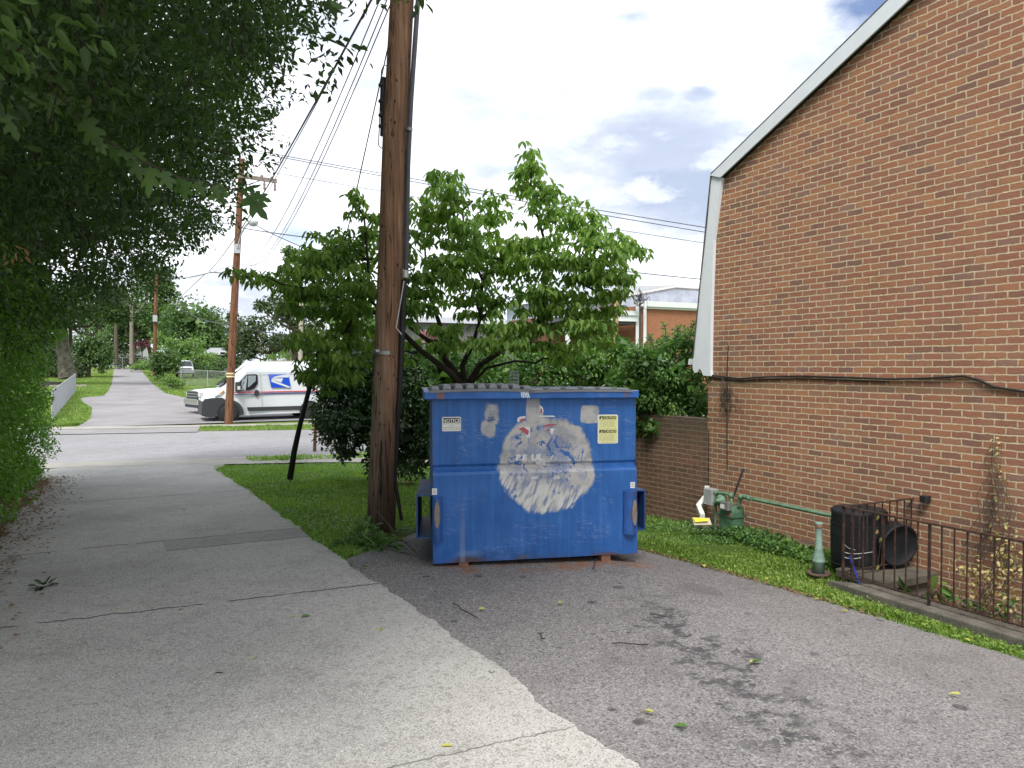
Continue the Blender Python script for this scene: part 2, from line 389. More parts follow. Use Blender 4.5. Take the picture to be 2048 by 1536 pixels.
# near kerb line of the street runs a little oblique to the lane
def kerbn(x): return 19.06-(x+1.55)*.335     # near edge of the walk
_le = sorted([(float(g[1]), float(g[0])) for g in (G(*p) for p in ((1250, 1534), (1155, 1466), (1060, 1390), (950, 1305), (860, 1242), (770, 1182), (700, 1138), (640, 1093), (575, 1043), (500, 985), (430, 941)))])
ledge = lin([-4]+[a for a, c in _le]+[17.5, 19.5], [_le[0][1]+.1]+[c for a, c in _le]+[1.9, 2.6])
_en = [np.random.default_rng(5+k).normal(size=4000) for k in range(3)]
def edge_noise(y): return sum(a*float(np.interp((y+5)/st_, np.arange(4000), _en[k])) for k, (a, st_) in enumerate(((.018, .55), (.012, .17), (.008, .06))))
strip('concrete_lane', MATS['concrete'], lambda y: -1.45, lambda y: ledge(y)+edge_noise(y), -4, 18.9, .028, .02, 10, .05, .012)
asr = lin([-3, 3, 4.1, 5.2, 6.3, 7, 8.2], [5.75, 5.43, 5.25, 5.05, 4.74, 4.5, 3.6])
strip('asphalt_pad', MATS['asphalt'], lambda y: ledge(y)-.06 if y < 6.6 else 1.70+(y-6.6)*1.05, lambda y: asr(y)+.03*math.sin(y*7), -4, 8.2, .006, .1, 16, .03, .05)
strip('leaf_litter', MATS['litter'], lambda y: -3.5, lambda y: -1.0+.12*math.sin(y*2.1)-.25*(y > 9), -4, 16.5, .03, .15, 6, .03, .1)
strip('lawn', MATS['turf'], lambda y: 1.72 if y > 6.6 else 4.6, lambda y: 9., 6.6, 18.6, -.002, .3, 12)
strip('grass_strip', MATS['turf'], lambda y: asr(y)-.05, lambda y: 5.97 if y < 4.95 else 7.05, -4, 7., -.004, .2, 5)
def gpoly(name, m, pxs, off, n=14, world=None):
    """quad given by 4 picture corners (near-left, near-right, far-right, far-left) laid on the ground as a grid"""
    P = [G(*p) for p in pxs] if world is None else world; b = MB(); V = []
    for j in range(n+1):
        for i in range(n+1):
            a = P[0]*(1-i/n)+P[1]*i/n; c = P[3]*(1-i/n)+P[2]*i/n; q = a*(1-j/n)+c*j/n; V.append((q[0], q[1], float(hf(q[0], q[1]))+off))
    b.add(V, [(j*(n+1)+i, j*(n+1)+i+1, (j+1)*(n+1)+i+1, (j+1)*(n+1)+i) for j in range(n) for i in range(n)])
    return tag(b.build(name, m), kind='structure')
def far_line(x0, y0, sl, xs): return [np.array([x, y0+(x-x0)*sl, 0.]) for x in xs]
XA, XB = -60, 60
nl = lambda a: far_line(-1.55, a, -.20, (XA, XB))
def band(name, m, ya, yb, off, n=60, sa=-.2, sb=-.2, xa=XA, xb=XB):
    A = far_line(-1.55, ya, sa, (xa, xb)); B = far_line(-1.55, yb, sb, (xa, xb)); return gpoly(name, m, None, off, n, [A[0], A[1], B[1], B[0]])
band('near_sidewalk', MATS['sidewalk'], 19.06, 20.25, .03, sa=-.36, sb=-.22, xa=-10, xb=9)
band('street', MATS['street'], 20.2, 31.7, .012, n=90, sa=-.22, sb=-.336, xa=-60, xb=40)
band('verge', MATS['far_turf'], 31.7, 33.4, .022, sa=-.336, sb=-.2, xa=-6, xb=40)
band('far_sidewalk', MATS['sidewalk'], 33.35, 34.3, .03, sa=-.2, sb=-.19, xa=-12, xb=40)
# lane mouth: concrete apron across the verge
gpoly('lane_apron', MATS['far_lane'], [(60, 872), (395, 866), (400, 856), (80, 862)], .036, 10)
# the lane beyond the street and the parking area the vans stand on
fl = lin([34, 38, 45, 50, 54, 56, 62, 75, 128], [-1.6, -1.2, -1.35, -2.0, -2.2, -1.0, -.8, -.7, -.9])
fr = lin([34, 40, 46.5, 48, 50, 58, 75, 128], [26, 26, 26, 5.6, 3.9, 2.7, 2.4, 2.5])
strip('far_lane', MATS['far_lane'], fl, fr, 34.2, 128, .02, .8, 10)
print('p2 ok')
# ================================================================== brick
def brick_mat(name, axes, stops, mortar=(.72, .59, .40), row=.0677, bw=.2015, rough=.9, dirt=None, msize=.0165):
    def f():
        p = pos(); x, y, z = xyz(p); u = {'y': y, 'x': x}[axes] if isinstance(axes, str) else axes(x, y)
        n1 = noise(comb(u, z), 9., 3, .6); n2 = noise(comb(u+5., z), 9., 3, .6); n3 = noise(comb(u, z), 40., 3, .6)
        n4 = noise(comb(u+2., z), 95., 2, .6); uu = u+(n1-.5)*.024+(n3-.5)*.012+(n4-.5)*.006; zz = z+(n2-.5)*.022+(n3-.5)*.010+(n4-.5)*.007
        b = nd('ShaderNodeTexBrick'); put(b.inputs['Vector'], comb(uu, zz)); b.inputs['Scale'].default_value = 1.
        b.inputs['Brick Width'].default_value = bw; b.inputs['Row Height'].default_value = row; b.inputs['Mortar Size'].default_value = msize*.5
        b.inputs['Mortar Smooth'].default_value = .35; b.inputs['Color1'].default_value = (0, 0, 0, 1); b.inputs['Color2'].default_value = (1, 1, 1, 1)
        b.inputs['Mortar'].default_value = (.5, .5, .5, 1); b.offset = .5
        mort = E(b.outputs['Fac']); tint = xyz(E(b.outputs['Color']))[0]
        big = noise(comb(u, z), .55, 4, .6); fine = noise(comb(u, z*2.2), 38., 5, .7)
        c = ramp(mn(mx(tint+(fine-.5)*.32, 0.), 1.), stops)
        sn = noise(comb(u+9., z*1.6), 2.1, 5, .65); c = mix(ss(fine, .57, .72)*.5, c, (.07, .04, .034)); c = mix(ss(big, .5, .75)*.3, c, (.38, .16, .095)); c = mix(ss(sn, .5, .7)*.35, c, (.17, .10, .07)); c = mix(ss(noise(comb(u*2.2, z*.35), 1.3, 4, .6), .5, .7)*.25, c, (.46, .25, .155))
        c = mix(ss(mort, .25, .75), c, mix(ss(noise(comb(u, z), 26, 4, .6), .35, .7), mortar, tuple(v*.74 for v in mortar)))
        if dirt: c = dirt(c, u, z, big)
        return dict(color=c, rough=rough, bump=(1.-mort)*1.4+fine*1.0+n4*.4, bdist=.014, spec=.2)
    return mat(name, f)
ST_H = [(0, (.23, .135, .105)), (.1, (.30, .145, .10)), (.42, (.39, .176, .10)), (.62, (.34, .158, .108)), (.8, (.44, .212, .11)), (.93, (.35, .185, .12)), (1, (.28, .17, .14))]
def dirt_h(c, u, z, big):
    low = ss(z+(big-.5)*1.1, 1.0, -.25)*.5; left = ss(u+(big-.5)*1.5, 6.4, 8.2)*ss(z, 3.0, .6)*.6
    c = mix(mx(low, left), c, mix(.5, c, (.105, .085, .045)))
    return mix(ss(ab(z-1.47+(big-.5)*.12), .05, .01)*.45, c, (.2, .17, .1))
brick_mat('brick', 'y', ST_H, dirt=dirt_h)
def dirt_g(c, u, z, big): return mix(ss(z+(big-.5)*.9, .35, .95)*.6, mix(.35, c, (.14, .10, .065)), (.075, .068, .05))
brick_mat('old_brick', lambda x, y: y*1.0+x*-.6, [(0, (.10, .06, .05)), (.4, (.18, .085, .06)), (.7, (.15, .085, .065)), (1, (.24, .11, .07))], mortar=(.42, .33, .23), dirt=dirt_g)
brick_mat('brick_x', 'x', ST_H)
MATS_trim = plain('white_trim', (.72, .76, .80), .45, .03)
plain('shingle', (.10, .095, .09), .9, .35, 12, bump=.01)
# ================================================================== the brick house
WX = 7.05
def wp(px, py): p = PX(px, py, WX); return (p[1], p[2])
hb = thing('brick_house', (WX, 8.0, -.6), 'large red brick gable-end house wall with white rake boards and a steep shingled lower roof', 'house')
inner = [(8.05, -1.6), (8.05, 1.52), wp(1426, 740), wp(1428, 620), wp(1433, 480), wp(1449, 356)]
sl = (np.array(wp(1830, 0))-np.array(wp(1449, 356))); pk = np.array(wp(1449, 356))+sl*2.35
mir = lambda q: (2*pk[0]-q[0], q[1])
outl = inner+[tuple(pk)]+[mir(q) for q in inner[::-1]]
b = MB(); b.prism(outl, WX, WX+.3, 'x'); b.build('gable_wall', MATS['brick'], hb, True)
b = MB(); b.box(WX+.3, WX+11, 7.75, 8.05, -1.6, 1.5); b.build('side_wall', MATS['brick_x'], hb, True); b = MB(); b.box(WX+.3, WX+11, mir((7.75, 0))[0]-.3, mir((7.75, 0))[0], -1.6, 1.5); b.build('side_wall', MATS['brick_x'], hb, True)
# rake boards: proud of the wall by 5 cm
def board(pts, x0=WX-.05, x1=WX-.003): b.prism(pts, x0, x1, 'x')
b = MB(); o1 = [wp(1393, 700), wp(1408, 560), wp(1420, 450), wp(1429, 352)]
low = [wp(1427, 752), wp(1402, 747), wp(1401, 738), wp(1395, 741), wp(1392, 733)]
scroll = [wp(1427, 752), wp(1412, 751), wp(1408, 741), wp(1404, 737), wp(1401, 744), wp(1395, 746), wp(1391, 738), wp(1391, 722)]
side_b = scroll+o1+inner[2:][::-1]
board(side_b); board([mir(q) for q in side_b][::-1])
top0, top1 = np.array(wp(1429, 352)), np.array(wp(1790, 0)); pk2 = top0+(top1-top0)*((pk[0]-top0[0])/(top1[0]-top0[0]))
up = [tuple(top0), inner[-1], tuple(pk), tuple(pk2)]
board(up, WX-.075, WX-.052); board([mir(q) for q in up][::-1], WX-.075, WX-.052)
o = b.build('rake_board', MATS['white_trim'], hb, True)
b = MB()   # roof skins behind the boards
def skin(a, c, t=.014):
    a = np.array(a); c = np.array(c); d = c-a; n = np.array([-d[1], d[0]]); n = n/np.linalg.norm(n)*t; n = n if n[0] > 0 or n[1] > 0 else -n
    q = [tuple(a), tuple(c), tuple(c+n), tuple(a+n)]; b.prism(q, WX-.062, WX+11, 'x'); b.prism([mir(k) for k in q][::-1], WX-.062, WX+11, 'x')
skin(wp(1393, 715), wp(1408, 560)); skin(wp(1408, 560), wp(1429, 352)); skin(top0, pk2, .03)
b.build('roof', MATS['shingle'], hb, True)
b = MB(); g0 = np.array(wp(1380, 722)); b.prism([(g0[0], g0[1]+.03), (g0[0]+.02, g0[1]-.05), (g0[0]-.1, g0[1]-.05), (g0[0]-.1, g0[1]+.03)], WX-.02, WX+10.9, 'x'); b.build('gutter', MATS['white_trim'], hb, True)
plain('black_cable', (.02, .02, .02), .5, .1)
b = MB(); cp = [wp(1420, 750), wp(1480, 757), wp(1530, 754), wp(1600, 752), wp(1700, 755), wp(1780, 758), wp(1850, 757), wp(1930, 752), wp(1960, 760), wp(1990, 774), wp(2048, 783)]
b.tube([(WX-.018, y, z) for y, z in cp]+[(WX-.018, 3.0, 1.48)], .012, 6); b.tube([(WX-.012, y, z-.03) for y, z in cp[:6]], .006, 5)
tag(b.build('wall_cable', MATS['black_cable']), 'black cable sagging across the brick house wall', 'cable')
b = MB(); b.tube([(WX-.012, *wp(1456, 940)), (WX-.012, *wp(1455, 760)), (WX-.012, *wp(1458, 690))], .006, 5); b.tube([(WX-.012, *wp(1418, 985)), (WX-.012, *wp(1419, 860))], .006, 5)
tag(b.build('vertical_wire', MATS['black_cable']), 'thin dark wires running straight down the brick wall to the gas meter', 'cable')
# ================================================================== garden wall, serpentine
gw = [(7.06, 7.9), (7.02, 8.6), (6.93, 9.3), (6.7, 10.0), (6.3, 10.6), (5.75, 11.05)]
b = MB(); V = []
for i, (x, y) in enumerate(gw):
    t = np.array(gw[min(i+1, len(gw)-1)])-np.array(gw[max(i-1, 0)]); t = t/np.linalg.norm(t); n = np.array([t[1], -t[0]])
    for s_, z in ((0, -.9), (0, .98), (1, .98), (1, -.9)): q = np.array([x, y])+n*.22*s_; V.append((q[0], q[1], z))
b.add(V, [(i*4+j, i*4+j+1, (i+1)*4+j+1, (i+1)*4+j) for i in range(len(gw)-1) for j in range(3)]+[(20, 21, 22, 23)])
tag(b.build('garden_wall', MATS['old_brick']), 'low weathered brown brick garden wall running from the house corner behind the dumpster', 'wall')

# ================================================================== dumpster
BW, BD, BH = 1.823, 1.32, 1.485; IN = .10
dm = thing('dumpster', (BO[0], BO[1], 0.), 'blue steel front-load dumpster with grey spray paint over its emblem and black ribbed lids', 'dumpster', None, BRZ)
nrm = np.array([BV[0], BV[1], 0.])
def dl(px, py, yo=0.):
    r = ray(px, py); o_ = np.array([BO[0], BO[1], 0])+nrm*yo; t = ((o_-C0)@nrm)/(r@nrm); q = C0+r*t-np.array([BO[0], BO[1], 0]); return float(q[:2]@BU), float(q[2])
BLUE = (.018, .115, .43)
def f_blue(front):
    def f():
        p = pos(); x, y, z = xyz(p); n = noise(p, 4, 5, .6); v = noise(comb(x*12, z*.7, y*12), 2., 4, .6); fn = noise(p, 60, 4, .7)
        c = ramp(v*.6+n*.4, [(.3, (.014, .08, .29)), (.5, (.022, .115, .375)), (.7, (.036, .155, .45))])
        c = mix(ss(v, .6, .78)*.2*ss(z, 1.5, .2), c, (.2, .32, .55))
        c = mix(ss(fn, .71, .76)*.6, c, (.5, .52, .55))
        if front:
            def rust(px, py, rx, rz, k=.8):
                cx, cz = dl(px, py); q = sqrt(((x-cx)/rx)*((x-cx)/rx)+((z-cz)/rz)*((z-cz)/rz)); return ss(q+(n-.5)*1.6+(fn-.5)*.5, 1.1, .5)*k
            r_ = mx(mx(rust(937, 1120, .16, .045), rust(1212, 1112, .13, .04)), mx(rust(1045, 1114, .05, .02), rust(1268, 1112, .06, .03)))
            c = mix(ss(sqrt(((x-dl(937, 1108)[0])/.13)*((x-dl(937, 1108)[0])/.13)+((z-dl(937, 1108)[1])/.035)*((z-dl(937, 1108)[1])/.035)), 1.2, .4)*.2, c, (.3, .36, .45))
            c = mix(r_, c, (.10, .055, .035)); c = mix(ss(z, .13, .03)*ss(n, .4, .65)*.55, c, (.03, .035, .05))
            ed = mx(ss(x, .03, .0), ss(x, 1.79, 1.823)); c = mix(mx(ed, ss(z, .06, .025))*ss(fn+(n-.5)*.6, .5, .62)*.8, c, (.11, .06, .04))
            gr = ss(noise(comb(x*7., z*.9), 3., 5, .65), .52, .7)*ss(noise(p, 1.7, 3), .4, .62)*.38; c = mix(gr, c, (.03, .06, .13))
            rr_ = ss(noise(comb(x*16., z*.8), 3., 3, .6), .68, .76)*ss(z, .9, .2)*.35; c = mix(rr_, c, (.2, .13, .1)); sc2 = ss(ab(noise(comb(x*.6+z, z*3.), 7., 4, .6)-.5), .006, .002)*ss(noise(p, 2.3, 2), .52, .6)*.6; c = mix(sc2, c, (.35, .42, .5))
            strk = ss(ab(x-dl(925, 1000)[0]+(v-.5)*.03), .03, .008)*ss(z, .75, .1)*.25
            c = mix(strk, c, (.35, .4, .45))
            sm_, col = spray(x, y, z, n, fn); c = mix(sm_, c, col)
        return dict(color=c, rough=ss(n, .3, .7, .4, .58), spec=.4, bump=noise(p, 2.3, 2, .4)*1.+n*.25, bdist=.03)
    return f
def spray(x, y, z, n, fn):
    wv = noise(comb(x, z), 3.2, 4, .6); wv2 = noise(comb(x+3, z), 9., 4, .65)
    def el(px, py, rx, ry, jit=.25, soft=.3, pw=2.):
        cx, cz = dl(px, py); ax, az = rx/410*1.823, ry/410*1.823
        qx, qz = ab((x-cx)/ax), ab((z-cz)/az)
        q = sqrt(qx*qx+qz*qz) if pw == 2. else m2('POWER', m2('POWER', qx, pw)+m2('POWER', qz, pw), 1/pw)
        q = q+(wv-.5)*jit+(wv2-.5)*jit*.8; return ss(q, 1., 1.-soft), q
    m1, q1 = el(1095, 930, 101, 100, .26, .10)
    ringm = ss(q1, .74, .82)*ss(wv2, .28, .4)
    # swirling strokes with the blue showing between them
    sw = noise(comb(x+(wv-.5)*.5, z*1.2+(wv2-.5)*.3), 9.5, 2, .5, 1.4)
    holes = ss(sw, .565, .64)
    thin = ss(noise(comb(x+4., z), 5., 4, .6), .42, .6)
    cxm, czm = dl(1095, 955)
    lower = ss(z+(x-cxm)*.25, czm+.03, czm-.10)
    dg = noise(comb(x*1.25-z*.55+(wv-.5)*.05, (z+x*.6)*.18), 26., 2, .5, .3)
    up_fill = mx(ringm, (1.-holes)*(1.-thin*.45))
    lo_fill = ss(dg, .34, .5, .42, 1.)*(1.-ss(noise(comb(x*1.2-z*.4, z), 9., 2), .62, .7)*.8)
    fill = up_fill*(1.-lower)+lo_fill*lower
    fade = 1.-lower*ss(q1, .84, 1.)*(1.-ss(dg, .42, .56))
    m = m1*fill*fade
    for a in ((985, 830, 17, 24, .7, .3, 3.), (978, 858, 17, 20, .7, .3, 3.), (1182, 829, 20, 19, .35, .10, 6.), (1068, 812, 15, 22, .3, .12, 5.), (1071, 838, 20, 16, .5, .3, 3.)):
        m = mx(m, el(*a)[0]*.9)
    dark = el(983, 838, 11, 11, .9, .35)[0]*ss(noise(comb(x, z*1.6), 22., 2, .5, 1.), .42, .56)
    patch = ss(wv2*.6+wv*.4, .42, .6)
    col = mix(patch, (.50, .485, .45), (.33, .33, .33)); col = mix(lower*ss(dg, .4, .6)*.8, col, (.66, .68, .64)); col = mix(ss(fn, .6, .7)*.25, col, (.2, .2, .2))
    col = mix(dark*.9, col, (.05, .09, .2)); scr = ss(ab(noise(comb(x*2.2, z*.5), 9., 3, .6)-.5), .012, .003)*ss(wv, .5, .6); col = mix(scr*.7, col, (.1, .1, .1))
    return mn(m*ss(fn, .12, .35, .85, 1.), .95), col
mat('blue_steel_front', f_blue(True)); mat('blue_steel', f_blue(False))
cr_z = dl(1060, 938)[1]; rim_z = dl(1060, 797)[1]
b = MB()   # shell: front with the stepped crease, raked lower edge
prof = [(0, .02), (0, cr_z-.035), (.012, cr_z-.012), (.045, cr_z+.004), (.045, cr_z+.03), (.028, cr_z+.055), (.028, rim_z+.02)]
n_ = len(prof); V = []
for X_ in (0.0, BW): V += [(X_+(.012 if X_ > 0 and z < .3 else 0), y, z) for y, z in prof]
b.add(V, [(i, n_+i, n_+i+1, i+1) for i in range(n_-1)])
b.cur = 1
b.add([(0, 0.004, .02), (IN, BD, .02), (IN, BD, BH-.06), (0, .03, BH-.06)], [(0, 3, 2, 1)]); b.add([(BW, 0.004, .02), (BW-IN, BD, .02), (BW-IN, BD, BH-.06), (BW, .03, BH-.06)], [(0, 1, 2, 3)])
b.add([(IN, BD, .02), (BW-IN, BD, .02), (BW-IN, BD, BH), (IN, BD, BH)], [(0, 1, 2, 3)]); b.add([(0, .01, .03), (BW, .01, .03), (BW-IN, BD, .03), (IN, BD, .03)], [(0, 1, 2, 3)])
b.build('body', [MATS['blue_steel_front'], MATS['blue_steel']], dm)
def f_rim():
    p = pos(); x, y, z = xyz(p); n = noise(p, 5, 5, .65); fn = noise(p, 40, 4, .7)
    c = ramp(n, [(.3, (.02, .09, .33)), (.6, (.03, .14, .46)), (.8, (.05, .18, .5))])
    def sp(px, w, col, c, k=.9):
        cx = dl(px, 790)[0]; return mix(ss(ab(x-cx)+(n-.5)*.05+(fn-.5)*.03, w, w*.5)*k*ss(fn, .3, .5), c, col)
    c = sp(880, .035, (.20, .11, .06), c); c = sp(1250, .03, (.14, .09, .07), c, .7); c = sp(1205, .02, (.16, .1, .07), c, .5)
    c = mix(ss(z, BH-.012, BH)*.4, c, (.4, .45, .55))
    return dict(color=c, rough=.42, bump=n, bdist=.004)
mat('rim_blue', f_rim)
x0 = dl(848, 790)[0]; x1 = dl(1275, 790)[0]
b = MB(); b.box(x0, x1, -.035, .03, rim_z, BH); b.prism([(x0, .031), (.02, .031), (IN+.02, BD), (x0+IN, BD)], rim_z, BH-.001); b.prism([(BW-.02, .031), (x1, .031), (x1-IN, BD), (BW-IN-.02, BD)], rim_z, BH-.001); b.box(IN-.02, BW-IN+.02, BD+.001, BD+.03, rim_z, BH-.002)
bevel(b.build('rim', MATS['rim_blue'], dm), .006)
mat('drip_white', dict(color=(.68, .76, .84), rough=.5))
b = MB(); rr = random.Random(3)
for i in range(5):
    cx = dl(1041+i*3.0, 790)[0]; L_ = .045+.02*rr.random(); b.thick([(cx-.006, -.0375, BH-.004), (cx+.007, -.0375, BH-.004), (cx+.009+.003*i, -.0375, BH-.004-L_), (cx+.003*i, -.0375, BH-.004-L_)], (0, .002, 0))
b.build('paint_drip', MATS['drip_white'], dm)
# lids: ribbed black plastic
mat('lid_plastic', lambda: (lambda p: dict(color=ramp(noise(p, 6, 4, .6), [(.3, (.14, .147, .165)), (.7, (.2, .208, .23))]), rough=.42, spec=.5, bump=noise(p, 50, 3), bdist=.001))(pos()))
def lid(xa, xb, nr, hgt, lift, z0):
    left = xa < .3; b = MB()
    def P(u, y, z):   # sides follow the tapered box
        t = (y+.045)/(BD+.06); f = max(0, 1-2*abs(u-(0 if left else 1))); return (xa+(xb-xa)*u+(IN if left else -IN)*t*f, y, z+lift*math.sin(math.pi*min(1, max(0, u)))**.6*(.4+.6*(1-t))-.03*t)
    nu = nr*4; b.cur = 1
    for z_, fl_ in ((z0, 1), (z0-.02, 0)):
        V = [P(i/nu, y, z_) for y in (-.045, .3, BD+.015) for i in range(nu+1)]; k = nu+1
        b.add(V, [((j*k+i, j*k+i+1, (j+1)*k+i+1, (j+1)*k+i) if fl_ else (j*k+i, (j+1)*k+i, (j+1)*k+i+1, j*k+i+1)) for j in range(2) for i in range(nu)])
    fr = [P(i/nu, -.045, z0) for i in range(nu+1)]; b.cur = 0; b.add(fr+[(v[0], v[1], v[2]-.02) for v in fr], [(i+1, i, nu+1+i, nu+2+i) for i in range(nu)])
    for r in range(nr):
        u0, u1 = (r+.10)/nr, (r+.84)/nr; m = (u1-u0)*.18; e = hgt*(.75 if r in (0, nr-1) else 1.)
        prof_ = [(u0, 0), (u0+m*.3, e*.6), (u0+m, e*.93), ((u0+u1)/2, e), (u1-m, e*.93), (u1-m*.3, e*.6), (u1, 0)]
        ys = [(-.03, .25), (-.012, .9), (.1, 1.), (BD*.7, .95), (BD-.02, .5)]; V = []
        for y, q in ys:
            for u, dz in prof_: V.append(P(u, y, z0+.001+dz*q))
        k = 7; b.add(V, [(j*k+i, j*k+i+1, (j+1)*k+i+1, (j+1)*k+i) for j in range(len(ys)-1) for i in range(k-1)]+[tuple(range(k))[::-1]], False)
    return b.build('lid', [MATS['lid_plastic'], MATS['lid_groove_shade']], dm)
mat('lid_groove_shade', dict(color=(.025, .027, .03), rough=.6))  # groove shade painted in: same plastic as the ribs, coloured darker
xs_ = dl(858, 775)[0]; xm = dl(1066, 775)[0]; xe_ = dl(1262, 775)[0]
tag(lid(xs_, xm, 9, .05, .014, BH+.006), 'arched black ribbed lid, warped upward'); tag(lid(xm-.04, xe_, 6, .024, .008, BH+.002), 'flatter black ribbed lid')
# feet
plain('foot_rust', (.24, .125, .085), .9, .25, 10, bump=.003)
for px in (928, 1213):
    cx = dl(px, 1125)[0]; b = MB(); b.box(cx-.042, cx+.042, .01, .12, -.06, .03); bevel(b.build('skid_block', MATS['foot_rust'], dm), .004)
    b = MB(); b.box(cx-.042, cx+.042, BD-.2, BD-.1, -.06, .03); b.build('skid_block', MATS['foot_rust'], dm)
# fork pockets: open tubes on the sides, with front gussets
mat('pocket_blue', lambda: (lambda p: dict(color=mix(ss(noise(p, 14, 5, .7), .5, .68)*.6, (.02, .06, .17), (.07, .05, .045)), rough=.5))(pos()))
mat('gusset', lambda: (lambda p, q: dict(color=mix(ss(noise(scl(p, (1, 1, .35)), 30, 4, .7), .54, .66)*.8, ramp(noise(p, 6, 4, .6), [(.3, (.018, .07, .25)), (.7, (.03, .12, .38))]), (.12, .085, .07)), rough=.45))(pos(), 0))
mat('rust_oval', lambda: (lambda p: dict(color=ramp(noise(scl(p, (2, 1, .5)), 25, 5, .7), [(.3, (.13, .095, .075)), (.55, (.26, .22, .18)), (.7, (.17, .1, .07))]), rough=.85, bump=noise(p, 40, 3), bdist=.003))(pos()))
for sgn, (xa, ya), (xb, yb), (ga, gya), (gb, gyb), oc in ((-1, (832, 990), (862, 1076), (865, 996), (885, 1083), (874, 1030)), (1, (1266, 980), (1290, 1060), (1249, 983), (1273, 1068), (1269, 1025))):
    u0, z1 = dl(xa, ya, .05); u1, z0 = dl(xb, yb, .05); t = .012; b = MB(); ua, ub = (u0, -.001) if sgn < 0 else (BW+.001, u1); L0, L1 = .04, .95; q_ = -sgn*.115
    xo = ua if sgn < 0 else ub-t
    for xa_, xb_, za_, zb_ in ((ua, ub, z1-t, z1), (ua, ub, z0, z0+t), (xo, xo+t, z0+t, z1-t)): b.prism([(xa_, L0), (xb_, L0), (xb_+q_, L1), (xa_+q_, L1)], za_, zb_)
    if sgn < 0: b.thick([(ua, L0, z1), (ua, L0+.01, z1), (-.002, L0+.01, z1+.1), (-.002, L0, z1+.07)], (0, .012, 0))
    b.build('fork_pocket', MATS['pocket_blue'], dm)
    u0, z1 = dl(ga, gya, -.03); u1, z0 = dl(gb, gyb, -.03); b = MB(); V = []; K = 8
    for zz in (z0, z1):
        for i in range(K+1):
            a = i/K; V.append((u0+(u1-u0)*a, -.002-.055*math.sin(math.pi*(.12+.76*a if True else a)), zz))
    b.smooth = True; b.add(V, [(i, i+1, K+2+i, K+1+i) for i in range(K)]); b.smooth = False; b.add(V[:K+1]+[(u1, 0, z0), (u0, 0, z0)], [tuple(range(K+3))[::-1]]); b.add(V[K+1:]+[(u1, 0, z1), (u0, 0, z1)], [tuple(range(K+3))])
    b.add([V[0], V[K+1], (u0, 0, z1), (u0, 0, z0)], [(0, 1, 2, 3)]); b.add([V[K], V[2*K+1], (u1, 0, z1), (u1, 0, z0)], [(3, 2, 1, 0)])
    gs = b.build('gusset_plate', MATS['gusset'], dm)
    cx, cz = dl(*oc, -.055); b = MB(); sc_ = 1
    pts = [(cx+.023*math.cos(a)*sc_, cz+.115*math.sin(a)) for a in np.linspace(0, 2*math.pi, 20)[:-1]]
    b.prism(pts, -.064, -.05, 'y'); b.build('rust_oval', MATS['rust_oval'], gs)
# stickers
mat('sticker_white', dict(color=(.72, .74, .70), rough=.4)); mat('sticker_yellow', dict(color=(.72, .72, .34), rough=.4)); mat('ink', dict(color=(.02, .02, .02), rough=.5)); mat('ink_grey', dict(color=(.30, .30, .2), rough=.5)); mat('sticker_red', dict(color=(.42, .09, .11), rough=.5)); mat('letter_white', dict(color=(.66, .68, .70), rough=.5))
def rrect(cx, cz, w, h, r, k=5):
    pts = []
    for sx, sz, a0 in ((1, 1, 0), (-1, 1, 90), (-1, -1, 180), (1, -1, 270)):
        for i in range(k+1): a = R(a0+90*i/k); pts.append((cx+sx*(w/2-r)+r*math.cos(a), cz+sz*(h/2-r)+r*math.sin(a)))
    return pts
FY = .028
def plate(name, pts, d0, m, par): b = MB(); b.prism(pts, FY-d0-.0012, FY-d0, 'y'); return b.build(name, m, par)
# notice sticker
(xa, za), (xb, zb) = dl(884, 834, FY), dl(922, 862, FY); w_, h_ = xb-xa, za-zb; cx, cz = (xa+xb)/2, (za+zb)/2
st = plate('notice_sticker', rrect(cx, cz, w_, h_, .012), .002, MATS['sticker_white'], dm)
b = MB(); b.prism(rrect(cx, za-h_*.235, w_*.92, h_*.33, .006), FY-.0042, FY-.0033, 'y'); b.build('black_panel', MATS['ink'], st)
t = text_mesh('lettering', 'NOTICE', h_*.33, MATS['sticker_white'], st, .0003, .12, 'CENTER', .0008, 1.02); t.location = (cx-.004, FY-.0047, za-h_*.365)
for i, (s_, k) in enumerate((('PRIVATE CONTAINER', .115), ('USE BY', .1), ('UNAUTHORIZED PERSONS', .105), ('STRICTLY PROHIBITED', .105))):
    t = text_mesh('lettering', s_, h_*k*1.15, MATS['ink_grey'], st, .0002, 0, 'CENTER'); t.location = (cx, FY-.0036, za-h_*(.53+.125*i))
